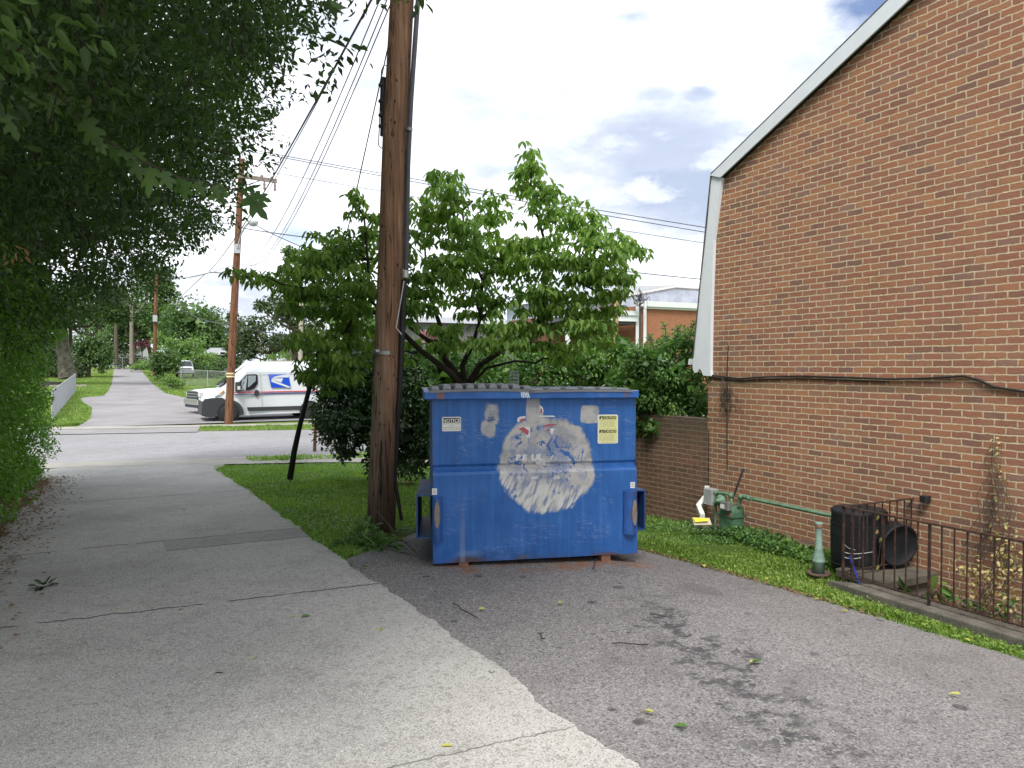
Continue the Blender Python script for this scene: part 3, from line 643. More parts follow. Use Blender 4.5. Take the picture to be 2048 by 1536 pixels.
# caution sticker
(xa, za), (xb, zb) = dl(1197, 831, FY), dl(1234, 885, FY); w_, h_ = xb-xa, za-zb; cx, cz = (xa+xb)/2, (za+zb)/2
st = plate('caution_sticker', rrect(cx, cz, w_, h_, .012), .002, MATS['sticker_yellow'], dm)
b = MB(); b.prism(rrect(cx, cz, w_*1.09, h_*1.06, .015), FY-.0018, FY-.0008, 'y'); b.build('white_border', MATS['sticker_white'], st)
for k, wd in ((0, 'CAUTION'), (1, 'CUIDADO')):
    zt = za-h_*(.03+.5*k); b = MB(); b.prism(rrect(cx, zt-h_*.055, w_*.92, h_*.11, .003), FY-.0042, FY-.0033, 'y'); b.build('black_panel', MATS['ink'], st)
    t = text_mesh('lettering', wd, h_*.112, MATS['sticker_yellow'], st, .0003, 0, 'LEFT', .0005); t.location = (cx-w_*.24, FY-.0046, zt-h_*.092)
    b = MB(); b.prism([(cx-w_*.4, zt-h_*.095), (cx-w_*.27, zt-h_*.095), (cx-w_*.335, zt-h_*.02)], FY-.0047, FY-.0043, 'y'); b.build('warning_triangle', MATS['sticker_yellow'], st)
    b = MB(); b.box(cx-.0012, cx+.0012, FY-.0041, FY-.0034, zt-h_*.46, zt-h_*.13); b.box(cx-w_*.44, cx+w_*.44, FY-.0041, FY-.0034, zt-h_*.465, zt-h_*.46)
    cc = (cx-w_*.23, zt-h_*.26); ring = [(cc[0]+.03*math.cos(a), FY-.0038, cc[1]+.03*math.sin(a)) for a in np.linspace(0, 2*math.pi, 17)]; b.tube(ring, .0012, 4, False)
    b.tube([(cc[0]-.02, FY-.0038, cc[1]+.02), (cc[0]+.02, FY-.0038, cc[1]-.02)], .0012, 4); b.tube([(cc[0]-.004, FY-.0038, cc[1]-.022), (cc[0]+.006, FY-.0038, cc[1]), (cc[0]+.018, FY-.0038, cc[1]+.014)], .0018, 4)
    for i in range(7): b.box(cx+w_*.05, cx+w_*(.40-.05*(i % 3)), FY-.0041, FY-.0034, zt-h_*(.17+.036*i), zt-h_*(.162+.036*i))
    b.build('pictogram', MATS['ink_grey'], st)
# small inventory stickers
for px, py in ((869, 983), (1265, 970)):
    cx, cz = dl(px, py, 0); b = MB(); b.prism(rrect(cx, cz, .042, .054, .003), -.003, -.0012, 'y'); s2 = b.build('small_sticker', MATS['sticker_white'], dm)
    b = MB(); [b.box(cx-.014, cx+.014, -.004, -.0031, cz+.012-.012*i, cz+.016-.012*i) for i in range(3)]; b.build('print_lines', MATS['ink_grey'], s2)
# remains of the painted-over emblem: red and white fragments and letter ghosts
def frag(name, pxs, m, d0=.0016): plate(name, [dl(*p, FY) for p in pxs], d0, m, dm)
W_, R_ = MATS['letter_white'], MATS['sticker_red']
frag('emblem_white', [(1034, 843), (1035, 836), (1040, 833), (1051, 832), (1051, 836), (1041, 838), (1038, 845)], W_)
frag('emblem_red', [(1038, 844), (1041, 838), (1051, 836), (1051, 839), (1044, 842)], R_, .0020)
frag('emblem_white', [(1080, 828), (1085, 829), (1087, 821), (1085, 814), (1081, 811), (1079, 813)], W_); frag('emblem_red', [(1080, 827), (1084, 827), (1084.5, 820), (1081, 815)], R_, .0022)
frag('emblem_white', [(1079, 831), (1107, 831), (1111, 834), (1079, 833.5)], W_)
frag('emblem_white', [(1045, 853), (1060, 853), (1060, 872), (1055, 876), (1051, 868), (1036, 856)], W_); frag('emblem_red', [(1037, 857), (1047, 853.5), (1058, 862), (1056, 871), (1049, 866)], R_, .0022)
frag('emblem_red', [(1086, 851), (1098, 848), (1112, 848), (1112, 850), (1098, 852), (1088, 854)], R_); frag('emblem_white', [(1096, 859), (1105, 856), (1110, 859), (1106, 863), (1104, 871), (1101, 864)], W_); frag('emblem_red', [(1093, 860), (1099, 858), (1101, 861), (1095, 863)], R_, .0022)
def ghost(s_, px, py, hpx, sh=.3, m=W_, bold=.001, yo=FY, sx=1.2):
    x_, z_ = dl(px, py, yo); t = text_mesh('faded_lettering', s_, hpx/410*1.823*1.35, m, dm, .0003, sh, 'LEFT', bold, sx); t.location = (x_, yo-.0021, z_)
ghost('P', 1031, 920, 11, .1, W_, .003); ghost('E', 1044, 920, 11, .1, W_, .003); ghost('UL', 1062, 920, 12, .1, W_, .003); ghost('/', 1101, 918, 9, .2)
ghost('VICE', 1071, 929, 6, 0); ghost('54', 1031, 950, 8, .3, W_, .001, 0.03, 1.4); ghost('10', 1104, 950, 8, .3, W_, .001, 0.03, 1.4)
ghost('TT 5', 1032, 958, 5, .2, W_, .0005, -.0002); ghost('2887', 1061, 958, 5, .1, W_, .001, -.0002); ghost('070', 1107, 958, 5, .1, W_, .001, -.0002)
print('p3 ok')
# ================================================================== utility poles
def f_wood(dark_to=1.2, ax=0., k_=1.):
    def f():
        p = pos(); x, y, z = xyz(p); g = noise(scl(p, (1, 1, .03)), 46., 5, .7); g2 = noise(scl(p, (1, 1, .12)), 9., 4, .6)
        c = ramp(g*.55+g2*.45, [(.3, (.06, .038, .027)), (.43, (.165, .095, .06)), (.55, (.25, .145, .09)), (.68, (.36, .27, .20))])
        if k_ != 1.: c = mix(1., c, (k_*1.05, k_*.85, k_*.75), 'MULTIPLY')
        # grey weathered face on one side, redder on the other
        side = ss((x-ax)*cyw-y*syw*0+(g2-.5)*.12, .05, -.09); c = mix(side*.55, c, mix(ss(g, .35, .65), (.10, .085, .07), (.30, .26, .21)))
        hole = ss(vor(scl(p, (1, 1, .42)), 17.), .17, .10)*ss(noise(p, 3, 3), .42, .55); ck = ss(ab(noise(scl(p, (1, 1, .03)), 14., 3, .5)-.5), .012, .003)
        c = mix(mx(hole*.9, ck*.8), c, (.012, .009, .007)); c = mix(ss(z+(g2-.5)*.7, dark_to, dark_to-1.3)*.8, c, (.022, .017, .013))
        return dict(color=c, rough=.9, bump=g-hole*2-ck*2, bdist=.008, spec=.2)
    return f
P1b = G(762, 1062); d1 = 8.2
mat('pole_wood', f_wood(1.0, P1b[0])); mat('pole_wood_red', f_wood(-.4, -50., .8))
plain('grey_metal', (.30, .31, .32), .45, .2, 10, metal=.6); plain('light_metal', (.50, .52, .54), .4, .12, 10, metal=.4); plain('black_rubber', (.018, .018, .02), .6, .2); plain('conduit', (.075, .08, .095), .45, .25, 5)
plain('wire', (.035, .036, .04), .5, .1)
p1 = thing('utility_pole', tuple(P1b), 'thick brown weathered wooden pole standing left of the blue dumpster with black conduit on it', 'utility pole')
axis = [P1b-np.array([0, 0, .3]), P1b, D(781, 540, d1), D(790, 270, d1), D(804, 0, d1)]; dirn = unit(axis[-1]-axis[-2]); axis += [axis[-1]+dirn*2.0, axis[-1]+dirn*4.2]
def dens(pts, rs, n=6):
    P, Q = [], []
    for i in range(len(pts)-1):
        for k in range(n): t = k/n; P.append(pts[i]*(1-t)+pts[i+1]*t); Q.append(rs[i]*(1-t)+rs[i+1]*t)
    return P+[pts[-1]], Q+[rs[-1]]
b = MB(); P_, Q_ = dens(axis, [.156, .152, .136, .130, .126, .122, .112]); b.tube(P_, Q_, 24); b.build('pole', MATS['pole_wood'], p1, True)
def along(pxs, d, r, m, name, par, k=8): b = MB(); b.tube([D(x, y, d) for x, y in pxs], r, k); return b.build(name, m, par, True)
top_e = D(836, 0, 8.15)
b = MB(); b.tube([D(812, 540, 8.15), D(816, 330, 8.15), D(822, 200, 8.15), top_e, top_e+dirn*3.5], .027, 10); b.build('conduit', MATS['conduit'], p1, True)
along([(797, 830), (802, 720), (806, 620), (809, 560)], 8.14, .03, MATS['black_rubber'], 'cable_guard', p1)
along([(803, 1040), (790, 960), (797, 830)], 8.14, .02, MATS['black_rubber'], 'ground_cable', p1)
along([(811, 556), (811, 541)], 8.12, .034, MATS['light_metal'], 'coupling', p1)
along([(818, 262), (819, 256)], 8.14, .036, MATS['grey_metal'], 'pipe_clamp', p1)
along([(808, 562), (792, 655), (803, 669)], 8.03, .008, MATS['light_metal'], 'thin_pipe', p1, 6)
b = MB(); q = D(766, 706, 8.06); b.lathe([(.148, -.018), (.148, .018)], tuple(D(771, 706, 8.2)), 24); b.build('steel_band', MATS['grey_metal'], p1, True)
b = MB(); q = D(754, 703, 8.07); b.tube([q-[.02, 0, 0], q+[.02, 0, .0]], .025, 8); b.build('bolt', MATS['grey_metal'], p1, True)
b = MB(); b.tube([D(767, 155, 8.2), D(765, 272, 8.2)], .026, 8); [b.tube([D(763, y, 8.2), D(763, y+5, 8.2)], .034, 6) for y in (168, 200, 228, 250)]; b.build('splice_case', MATS['black_rubber'], p1, True)
along([(775, 132), (768, 130), (763, 140), (757, 290), (762, 296), (768, 295)], 8.2, .006, MATS['wire'], 'loop_cable', p1, 5)
along([(771, 880), (773, 930), (777, 1000), (782, 1030)], 8.05, .005, MATS['black_rubber'], 'ground_wire', p1, 5)

def pole(label, name, base, pts, r0, r1, m, cat='utility pole', group=None):
    t = thing(name, tuple(base), label, cat, group); b = MB(); n = len(pts); b.tube([base-np.array([0, 0, .3])]+pts, [r0]+[r0+(r1-r0)*i/(n-1) for i in range(n)], 14); b.build('pole', m, t, True); return t
P2 = G(457, 850); d2 = (P2-C0)@FW
p2 = pole('reddish wooden pole with streetlight and crossarm, in front of the mail van', 'utility_pole', P2, [P2, D(468, 620, d2), D(476, 470, d2), D(484, 318, d2)], .165, .115, MATS['pole_wood_red'])
b = MB(); xx = np.array([1., 0, 0]); ca = D(478, 350, d2-.3); b.thick([ca-xx*.8+[0, 0, -.06], ca+xx*1.5+[0, 0, -.16], ca+xx*1.5+[0, 0, 0.0], ca-xx*.8+[0, 0, .1]], (0, .1, 0)); b.build('crossarm', plain('grey_wood', (.24, .20, .17), .9, .3, 8), p2, True)
mat('insulator_mat', dict(color=(.22, .17, .16), rough=.3))
for k in (-.7, .9, 1.3):
    b = MB(); q = ca+xx*k+[0, .05, -.02-.05*k]; b.lathe([(.03, 0), (.07, .05), (.04, .08), (.075, .13), (.02, .2)], tuple(q), 10); b.build('insulator', MATS['insulator_mat'], p2, True)
for k in (1.0, 1.42):
    b = MB(); q = ca+xx*k+[0, .05, -.5]; b.lathe([(.03, 0), (.06, .08), (.04, .14), (.06, .22), (.02, .4)], tuple(q), 10); b.build('cutout_fuse', MATS['insulator_mat'], p2, True)
b = MB(); b.tube([ca+xx*.9+[0, .05, -.1], D(486, 372, d2)], .02, 5); b.tube([ca-xx*.6+[0, .05, 0], D(480, 372, d2)], .02, 5); b.build('brace', MATS['grey_metal'], p2, True)
b = MB(); b.tube([D(475, 497, d2-.2), D(480, 475, d2-.35), D(488, 455, d2-.5), D(496, 446, d2-.6), D(504, 444, d2-.6)], .028, 8); b.build('lamp_arm', MATS['light_metal'], p2, True)
b = MB(); q = D(506, 444, d2-.6); b.lathe([(.06, .17), (.12, .10), (.20, .06), (.22, 0), (.18, -.1), (.1, -.17), (0.01, -.19)], tuple(q), 16); b.build('lamp_head', plain('lamp_white', (.55, .58, .6), .35, .05), p2, True)
b = MB(); q = D(474, 494, d2-.16); b.box(q[0]-.11, q[0]+.11, q[1]-.04, q[1]+.03, q[2]-.25, q[2]+.12); b.build('arm_bracket', MATS['light_metal'], p2, True)
for i, y in enumerate((432, 441, 450, 459)):
    b = MB(); b.lathe([(.03, -.05), (.08, -.02), (.08, .02), (.03, .05)], tuple(D(463+(i % 2)*2, y-3*i, d2-.15)), 8, 'x'); b.build('spool_insulator', MATS['insulator_mat'], p2, True)
b = MB(); b.tube([D(420, 544, d2), D(468, 547, d2)], .035, 8); b.build('standoff_bar', MATS['grey_metal'], p2, True)
mat('cream_paint', dict(color=(.72, .62, .36), rough=.7))
b = MB(); [b.lathe([(.17, -.03), (.17, .03)], tuple(D(461.3, y, d2)), 14) for y in (747, 753)]; b.build('marker_band', MATS['cream_paint'], p2, True)
P3 = gp(4.15, 76.); 
p3_ = pole('distant reddish pole with a white tag above the lane-side bushes', 'utility_pole', D(309, 745, 75), [D(309, 745, 75), D(311, 620, 75), D(313, 548, 75)], .19, .13, MATS['pole_wood_red'])
b = MB(); q = D(310, 637, 74.7); b.box(q[0]-.2, q[0]+.2, q[1]-.05, q[1], q[2]-.3, q[2]+.32); b.build('tag', MATS['light_metal'], p3_, True); b = MB(); b.box(q[0]-.2, q[0]+.2, q[1]-.05, q[1], q[2]-.42, q[2]-.31); b.build('tag_foot', MATS['black_rubber'], p3_, True)
plain('pale_wood', (.36, .33, .27), .9, .2, 6)
pole('pale grey-green pole rising behind the dogwood left of the thick pole', 'utility_pole', D(600, 765, 55), [D(600, 765, 55), D(603, 600, 55)], .17, .15, MATS['pale_wood'])
pole('pale brown wooden pole in front of the far brick building', 'utility_pole', D(1226, 770, 40), [D(1226, 770, 40), D(1233, 585, 40)], .17, .15, plain('tan_wood', (.40, .26, .16), .9, .25, 6))
# guy wire with a black guard
ga = G(578, 966)
t = thing('guy_wire', tuple(ga), 'guy wire in a leaning black guard anchored in the lawn left of the thick pole', 'guy wire')
dg_ = (ga-C0)@FW
b = MB(); b.tube([ga-[0, 0, .1], D(581, 950, dg_*.995)], .012, 6); b.build('anchor_rod', MATS['grey_metal'], t, True)
b = MB(); b.tube([D(580, 957, dg_), D(588, 905, dg_*.985), D(600, 850, 12.9), D(625, 752, 12.5)], [.055, .05, .042, .038], 10); b.build('guard', MATS['black_rubber'], t, True)
b = MB(); b.tube([D(625, 754, 12.5), D(700, 440, 10.2), D(778, 85, 8.25)], .007, 5); b.build('strand', MATS['wire'], t, True)
# leaning thin brown stake near the street
q = G(629, 904); b = MB(); b.tube([q-[0, 0, .1], q+np.array([.03, 0, .75])], .045, 6); tag(b.build('sign_post', MATS['pole_wood_red'], base=None), 'short brown wooden stake at the street edge beside the dark bush', 'post')
# wires
def wire(pts, r, label, sag=0., grp=None, n=14):
    pts = [D(*p) for p in pts]; P = []
    for a, c in zip(pts[:-1], pts[1:]):
        L = np.linalg.norm(c-a)
        for k in range(n): s_ = k/n; P.append(a*(1-s_)+c*s_-np.array([0, 0, 1])*sag*L*4*s_*(1-s_))
    P.append(pts[-1]); b = MB(); b.tube(P, r, 5); return tag(b.build('overhead_wire', MATS['wire']), label, 'wire', grp)
wire([(775, -60, 8), (418, 543, d2)], .014, 'thickest black cable slanting down left from the near pole past the streetlight', .012)
wire([(752, -20, 8), (425, 540, d2+1)], .007, 'cable twisted close beside the thickest slanting cable', .014)
for i, (a, c, s_) in enumerate((((772, -30, 8), (478, 528, 33), .02), ((786, -30, 8), (492, 530, 33), .021), ((797, -30, 8), (500, 530, 33), .019))):
    wire([a, c], .007, 'one of three thin parallel wires sweeping down between the near pole and the streetlight pole', s_+.012, 'parallel wires from the near pole')
for (a, c, r_, l_) in (((505, 300, 31.6), (1480, 466, 26), .014, 'upper long wire crossing behind the thick pole to the house'), ((512, 305, 31.6), (1480, 476, 26), .014, 'second long wire crossing behind the thick pole just below the upper one'), ((547, 345, 31.6), (1480, 497, 27), .01, 'lowest long wire running from the crossarm end behind the thick pole')): wire([a, c], r_, l_, .003)
wire([(1180, 535, 30), (1480, 566, 26)], .016, 'single wire reaching the house below the cloud at the right', .002)
for i, (y0, y1) in enumerate(((405, 413), (420, 424), (434, 436), (446, 447))): wire([(250, y0, 40), (462, y1, d2)], .014, 'one of four level wires reaching the streetlight pole from the left', .002, 'level wires on the left of the streetlight pole')
wire([(505, 447, 31), (700, 530, 20)], .016, 'service wire from the lamp into the dogwood crown', .006); wire([(478, 455, d2), (760, 490, 22)], .018, 'second service wire dropping right from the streetlight pole', .004)
wire([(330, 588, 70), (458, 650, d2+.2), (620, 672, 40)], .022, 'pale sagging wire between the far pole and the streetlight pole', .012); wire([(410, 548, d2), (345, 610, 60)], .014, 'short wire slanting from the standoff bar to the distance', .0)
wire([(300, 545, 60), (420, 545, d2)], .014, 'wire meeting the standoff bar from the left', .01); wire([(475, 527, d2), (330, 560, 60)], .012, 'thin wire running left from the pole to the far trees', .006)
wire([(500, 540, 34), (640, 600, 30)], .012, 'thin wire descending right of the streetlight pole', .0)

# ================================================================== vehicles
def f_paint(col, r=.25): return dict(color=col, rough=r, spec=.5)
mat('van_white', f_paint((.62, .65, .68))); mat('van_black', dict(color=(.035, .037, .042), rough=.6)); mat('tyre', dict(color=(.02, .02, .021), rough=.85)); mat('rim_grey', dict(color=(.34, .35, .36), rough=.4, metal=.5))
mat('glass', dict(color=(.012, .016, .02), rough=.08, spec=.9)); mat('glass_light', dict(color=(.30, .36, .38), rough=.1, spec=.9)); mat('chrome', dict(color=(.55, .56, .58), rough=.2, metal=.8)); mat('lens', dict(color=(.62, .6, .58), rough=.15)); mat('amber', dict(color=(.75, .28, .1), rough=.2)); mat('mail_blue', dict(color=(.01, .07, .55), rough=.35)); mat('mail_light_blue', dict(color=(.08, .14, .62), rough=.35)); mat('stripe_red', dict(color=(.55, .03, .05), rough=.35)); mat('stripe_blue', dict(color=(.03, .04, .25), rough=.35)); mat('seam', dict(color=(.42, .45, .5), rough=.5))
def loft(sts, Wd, name, m, par):
    """stations (x, zbottom, ztop, inset)"""
    b = MB(); V = []
    for x, zb, zt, ins in sts:
        hgt = zt-zb; ring = [(ins, zb), (ins-.01, zb+hgt*.35), (ins+.02, zt-min(.55, hgt*.45)), (ins+.07, zt-min(.18, hgt*.2)), (ins+.22, zt-.03), (Wd/2, zt)]
        full = ring+[(Wd-y, z) for y, z in ring[:-1][::-1]]; V += [(x, y, z) for y, z in full]
    k = 11; n = len(sts)
    b.add(V, [(i*k+j, (i+1)*k+j, (i+1)*k+j+1, i*k+j+1) for i in range(n-1) for j in range(k-1)], True)
    b.add(V[:k], [tuple(range(k))], False); b.add(V[-k:], [tuple(range(k))[::-1]], False); b.add(V, [(i*k, i*k+k-1, (i+1)*k+k-1, (i+1)*k) for i in range(n-1)], False)
    return b.build(name, m, par)
def wheel(par, x, y, z, r=.36, w=.24, side=-1):
    b = MB(); b.lathe([(r*.62, -w/2), (r*.9, -w/2), (r, -w/2+.04), (r, w/2-.04), (r*.9, w/2), (r*.62, w/2)], (x, y, z), 28, 'y'); t = b.build('wheel', MATS['tyre'], par)
    b = MB(); b.lathe([(.02, side*w*.42), (r*.2, side*w*.44), (r*.25, side*w*.3), (r*.5, side*w*.32), (r*.62, side*w*.5), (r*.62, 0)], (x, y, z), 20, 'y'); b.build('rim', MATS['rim_grey'], t); return t
VY = 34.9; vz = -.70
def vx_(px, py): q = PY(px, py, VY); return q[0], q[2]-vz
nose = vx_(405, 805)[0]
van = thing('mail_van', (nose, VY, vz), 'white high-roof mail van with blue eagle emblem parked across the street', 'van')
def c2(x, y): q = vx_(380+x/7.314, 680+y/7.314); return q[0]-nose, q[1]
sts = [(.0, .42, .80, .35), (.06, .30, 1.02, .22), (.25, .28, 1.16, .1), (.62, .26, 1.42, .05), (.95, .26, 1.62, .03)]
wb = c2(440, 705); wt_ = c2(850, 340)
for k in (0, .33, .66, 1.): sts.append((wb[0]+(wt_[0]-wb[0])*k, .26, wb[1]+(wt_[1]-wb[1])*k+.05*math.sin(k*3.14), .04+.06*k))
sts = sorted(sts, key=lambda s_: s_[0]); sts = [s_ for i, s_ in enumerate(sts) if i == 0 or s_[0]-sts[i-1][0] > .03]
sts += [(wt_[0]+.35, .28, 2.56, .06), (wt_[0]+1., .30, 2.60, .03), (5.3, .32, 2.60, .03), (5.95, .34, 2.55, .06)]
loft(sts, 2.05, 'body', MATS['van_white'], van)
def panel(pts, y, th, name, m, par): b = MB(); b.prism([c2(*p) for p in pts], y-th, y, 'y'); return b.build(name, m, par)
win = [(700, 640), (760, 570), (800, 525), (840, 503), (965, 500), (990, 515), (990, 640), (950, 700), (900, 728), (800, 740), (712, 742)]
w_ = panel(win, .02, .015, 'side_window', MATS['glass'], van)
panel([(742, 735), (825, 520), (838, 520), (815, 735)], .004, .004, 'window_divider', MATS['seam'], w_); panel([(850, 520), (965, 520), (960, 600), (860, 690), (845, 690)], .003, .003, 'window_reflection', MATS['glass_light'], w_); panel([(760, 590), (800, 545), (795, 640), (745, 690)], .003, .003, 'window_reflection', MATS['glass_light'], w_)
b = MB(); a_, c_ = c2(452, 700), c2(820, 372); b.add([(a_[0]-.05, .25, a_[1]+.1), (a_[0]-.05, 1.8, a_[1]+.1), (c_[0], 1.75, c_[1]), (c_[0], .3, c_[1])], [(0, 3, 2, 1)]); b.build('windscreen', MATS['glass'], van)
b = MB(); q = c2(700, 690); b.box(q[0]-.12, q[0]+.1, -.25, -.02, q[1]-.2, q[1]+.22, .04); mr = b.build('mirror', MATS['van_black'], van); b = MB(); b.box(q[0]-.05, q[0]+.07, -.265, -.252, q[1]-.1, q[1]+.05, .005); b.build('mirror_glass', MATS['lens'], mr)
panel([(640, 764), (1900, 737), (1900, 748), (640, 776)], -.0005+.012, .03, 'red_stripe', MATS['stripe_red'], van); panel([(640, 792), (1900, 765), (1900, 775), (640, 802)], .0115, .03, 'blue_stripe', MATS['stripe_blue'], van)
lg = panel([(1145, 505), (1437, 505), (1475, 695), (1190, 695)], .01, .032, 'eagle_emblem', MATS['mail_blue'], van)
panel([(1150, 510), (1400, 510), (1235, 538), (1180, 568), (1162, 560)], -.024, .004, 'emblem_shade', MATS['mail_light_blue'], lg)
for pts in ([(1184, 575), (1230, 538), (1300, 520), (1440, 500), (1440, 548), (1300, 548), (1230, 560), (1195, 585)], [(1190, 578), (1250, 560), (1360, 560), (1335, 622), (1260, 598)], [(1184, 590), (1200, 580), (1478, 690), (1430, 697), (1192, 612)]): panel(pts, -.025, .006, 'eagle_shape', MATS['van_white'], lg)
panel([(833, 985), (1640, 962), (1640, 1018), (850, 1040)], .01, .03, 'side_moulding', MATS['van_black'], van)
b = MB(); q = c2(975, 778); b.prism([(q[0]+.10*math.cos(a), q[1]+.15*math.sin(a)) for a in np.linspace(0, 2*math.pi, 17)[:-1]], -.035, .0, 'y'); b.build('door_handle', MATS['van_black'], van)
for xs__ in ([(1025, 480), (1030, 480), (1062, 1060), (1057, 1060)], [(830, 475), (1560, 470), (1560, 475), (830, 480)], [(690, 640), (700, 640), (850, 480), (843, 475)], [(800, 1080), (806, 1080), (760, 900), (754, 900)]): panel(xs__, .008, .02, 'panel_seam', MATS['seam'], van)
# dark nose cladding with the wheel arch
wx_, wz_ = c2(565, 1070)[0], .36
cl = [c2(190, 900), c2(215, 865), c2(330, 850), c2(470, 845)]+[(wx_+.62*math.cos(a), wz_+.60*math.sin(a)) for a in np.linspace(R(100), R(-5), 10)]+[(wx_+.42, .25)]+[(wx_+.46*math.cos(a), wz_+.44*math.sin(a)) for a in np.linspace(R(-5), R(185), 12)]+[(wx_-.5, .24), (.25, .22), (.02, .32)]
b = MB(); b.prism(cl, -.012, .10, 'y'); b.prism([(0-.03, .3), (.18, .22), (.25, .95), (.0, .88)], .12, 1.93, 'y'); b.build('front_bumper', MATS['van_black'], van)
panel([(360, 820), (400, 790), (490, 735), (505, 745), (460, 800), (380, 822)], .1, .07, 'headlight', MATS['lens'], van); panel([(425, 785), (495, 728), (505, 742), (470, 780)], .03, .01, 'indicator', MATS['amber'], van)
for x__, yy, s_ in ((wx_, .13, -1), (wx_+3.45, .13, -1), (wx_, 1.92, 1), (wx_+3.45, 1.92, 1)):
    b = MB(); b.lathe([(.46, -.02 if s_ < 0 else 0), (.01, -.021 if s_ < 0 else .001)], (x__, .0 if s_ < 0 else 2.06, wz_+.03), 24, 'y'); b.build('wheel_well', MATS['tyre'], van); wheel(van, x__, yy-.12*1 if s_ < 0 else yy, wz_, .37, .24, s_)
# pickup truck and far car share a builder
def car(name, label, cat, loc, rz, L, Wd, Hh, hood, kind, s=1.):
    t = thing(name, loc, label, cat, None, rz)
    zb = .35; hz = hood
    if kind == 'pickup': st_ = [(0, .5, hz-.25, .12), (.08, .4, hz-.06, .04), (.4, .38, hz, .0), (1.35, .38, hz+.05, .0), (1.4, .38, hz+.06, .0), (2.15, .38, Hh-.05, .12), (2.5, .38, Hh, .14), (4.0, .38, Hh-.02, .14), (4.1, .38, hz+.02, .02), (L-.1, .38, hz+.02, .02), (L, .45, hz-.02, .05)]
    else: st_ = [(0, .4, hz-.2, .12), (.1, .35, hz-.05, .04), (.9, .33, hz+.03, .0), (1.0, .33, hz+.06, .0), (1.5, .33, Hh-.1, .12), (1.9, .33, Hh, .14), (L-.5, .33, Hh-.03, .14), (L-.05, .38, hz+.1, .05)]
    loft(st_, Wd, 'body', MATS['van_white'], t)
    b = MB(); b.box(-.06, .02, .25, Wd-.25, hz-.52, hz-.12, .02); g = b.build('grille', MATS['van_black'], t)
    b = MB(); [b.box(-.085, -.062, .27, Wd-.27, hz-.5+.13*i, hz-.46+.13*i) for i in range(4)]; b.build('grille_bar', MATS['chrome'], g)
    for y0 in (.06, Wd-.32): b = MB(); b.box(-.03, .16, y0, y0+.26, hz-.34, hz-.14, .02); b.build('headlight', MATS['lens'], t)
    b = MB(); b.box(-.14, .1, .0, Wd, .42, .66, .04); b.build('bumper', MATS['chrome'], t)
    b = MB(); b.box(-.1, .2, .08, Wd-.08, .28, .415, .03); b.build('lower_bumper', MATS['van_black'], t)
    i0 = 4 if kind == 'pickup' else 3; x0, x1 = st_[i0][0], st_[i0+1][0]; z0, z1 = st_[i0][2], st_[i0+1][2]
    b = MB(); b.add([(x0+.02, .18, z0+.03), (x0+.02, Wd-.18, z0+.03), (x1-.04, Wd-.3, z1-.02), (x1-.04, .3, z1-.02)], [(0, 3, 2, 1)]); o = b.build('windscreen', MATS['glass'], t); o.location = (-.03, 0, .03)
    for yy in (-.005+.04, Wd-.06):
        b = MB(); b.prism([(x0+.35, hz+.1), (x1+.05, Hh-.2), (x1+1.2, Hh-.2), (x1+1.3, hz+.1)], yy-.02, yy+.03, 'y'); b.build('side_window', MATS['glass'], t)
    for xx_ in (.95, L-1.1):
        for yy, s_ in ((.1, -1), (Wd-.1, 1)): b = MB(); b.lathe([(.5, s_*.015), (.01, s_*.016)], (xx_, 0 if s_ < 0 else Wd, .42), 20, 'y'); b.build('wheel_well', MATS['tyre'], t); wheel(t, xx_, yy, .40, .40, .24, s_)
    return t
q = PY(379, 812, 38.2); car('pickup_truck', 'white pickup truck with a chrome grille, its nose showing behind the mail van', 'pickup truck', (q[0]+.5, 38.6, float(hf(q[0], 38.6))+.05), R(14), 5.7, 1.95, 1.75, 1.15, 'pickup')
q = D(373, 752, 78); car('parked_car', 'distant white car standing among the bushes behind the chain-link fence', 'car', (q[0]+.75, q[1], q[2]-.1), R(86), 4.4, 1.75, 1.7, 1.0, 'car')

# ================================================================== right side: gas meter, standpipe, areaway, railing
plain('meter_green', (.07, .155, .09), .5, .25, 14, bump=.001); plain('pipe_green', (.12, .22, .14), .5, .25, 10)
GX = 6.72
def gq(px, py, x=GX): return PX(px, py, x)
gmt = thing('gas_meter', tuple(gp(6.72, 6.9)), 'round-shouldered green gas meter with regulator and pipes against the brick wall', 'gas meter')
c_ = gq(1463, 1035); b = MB(); hw, hh = .125, .155
sec = [(c_[1]-hw, c_[2]-hh*.7), (c_[1]-hw*.7, c_[2]-hh), (c_[1]+hw*.7, c_[2]-hh), (c_[1]+hw, c_[2]-hh*.7), (c_[1]+hw, c_[2]+hh*.7), (c_[1]+hw*.7, c_[2]+hh*.95), (c_[1]-hw*.7, c_[2]+hh*.95), (c_[1]-hw, c_[2]+hh*.7)]
b.prism(sec, GX-.1, GX+.1, 'x'); o = b.build('meter_body', MATS['meter_green'], gmt, True); bevel(o, .03, 3)
b = MB(); b.prism([(c_[1]-hw-.012, c_[2]+.02), (c_[1]+hw+.012, c_[2]+.02), (c_[1]+hw+.012, c_[2]+.045), (c_[1]-hw-.012, c_[2]+.045)], GX-.11, GX+.11, 'x'); b.build('meter_flange', MATS['meter_green'], gmt, True)
ix = gq(1453, 1012, 6.6); b = MB(); b.box(ix[0]-.04, ix[0]+.03, ix[1]-.07, ix[1]+.07, ix[2]-.045, ix[2]+.045, .008); o = b.build('index_box', MATS['grey_metal'], gmt, True)
b = MB(); b.box(ix[0]-.046, ix[0]-.041, ix[1]-.005, ix[1]+.06, ix[2]-.03, ix[2]+.02); b.build('dial_plate', MATS['sticker_white'], gmt, True)
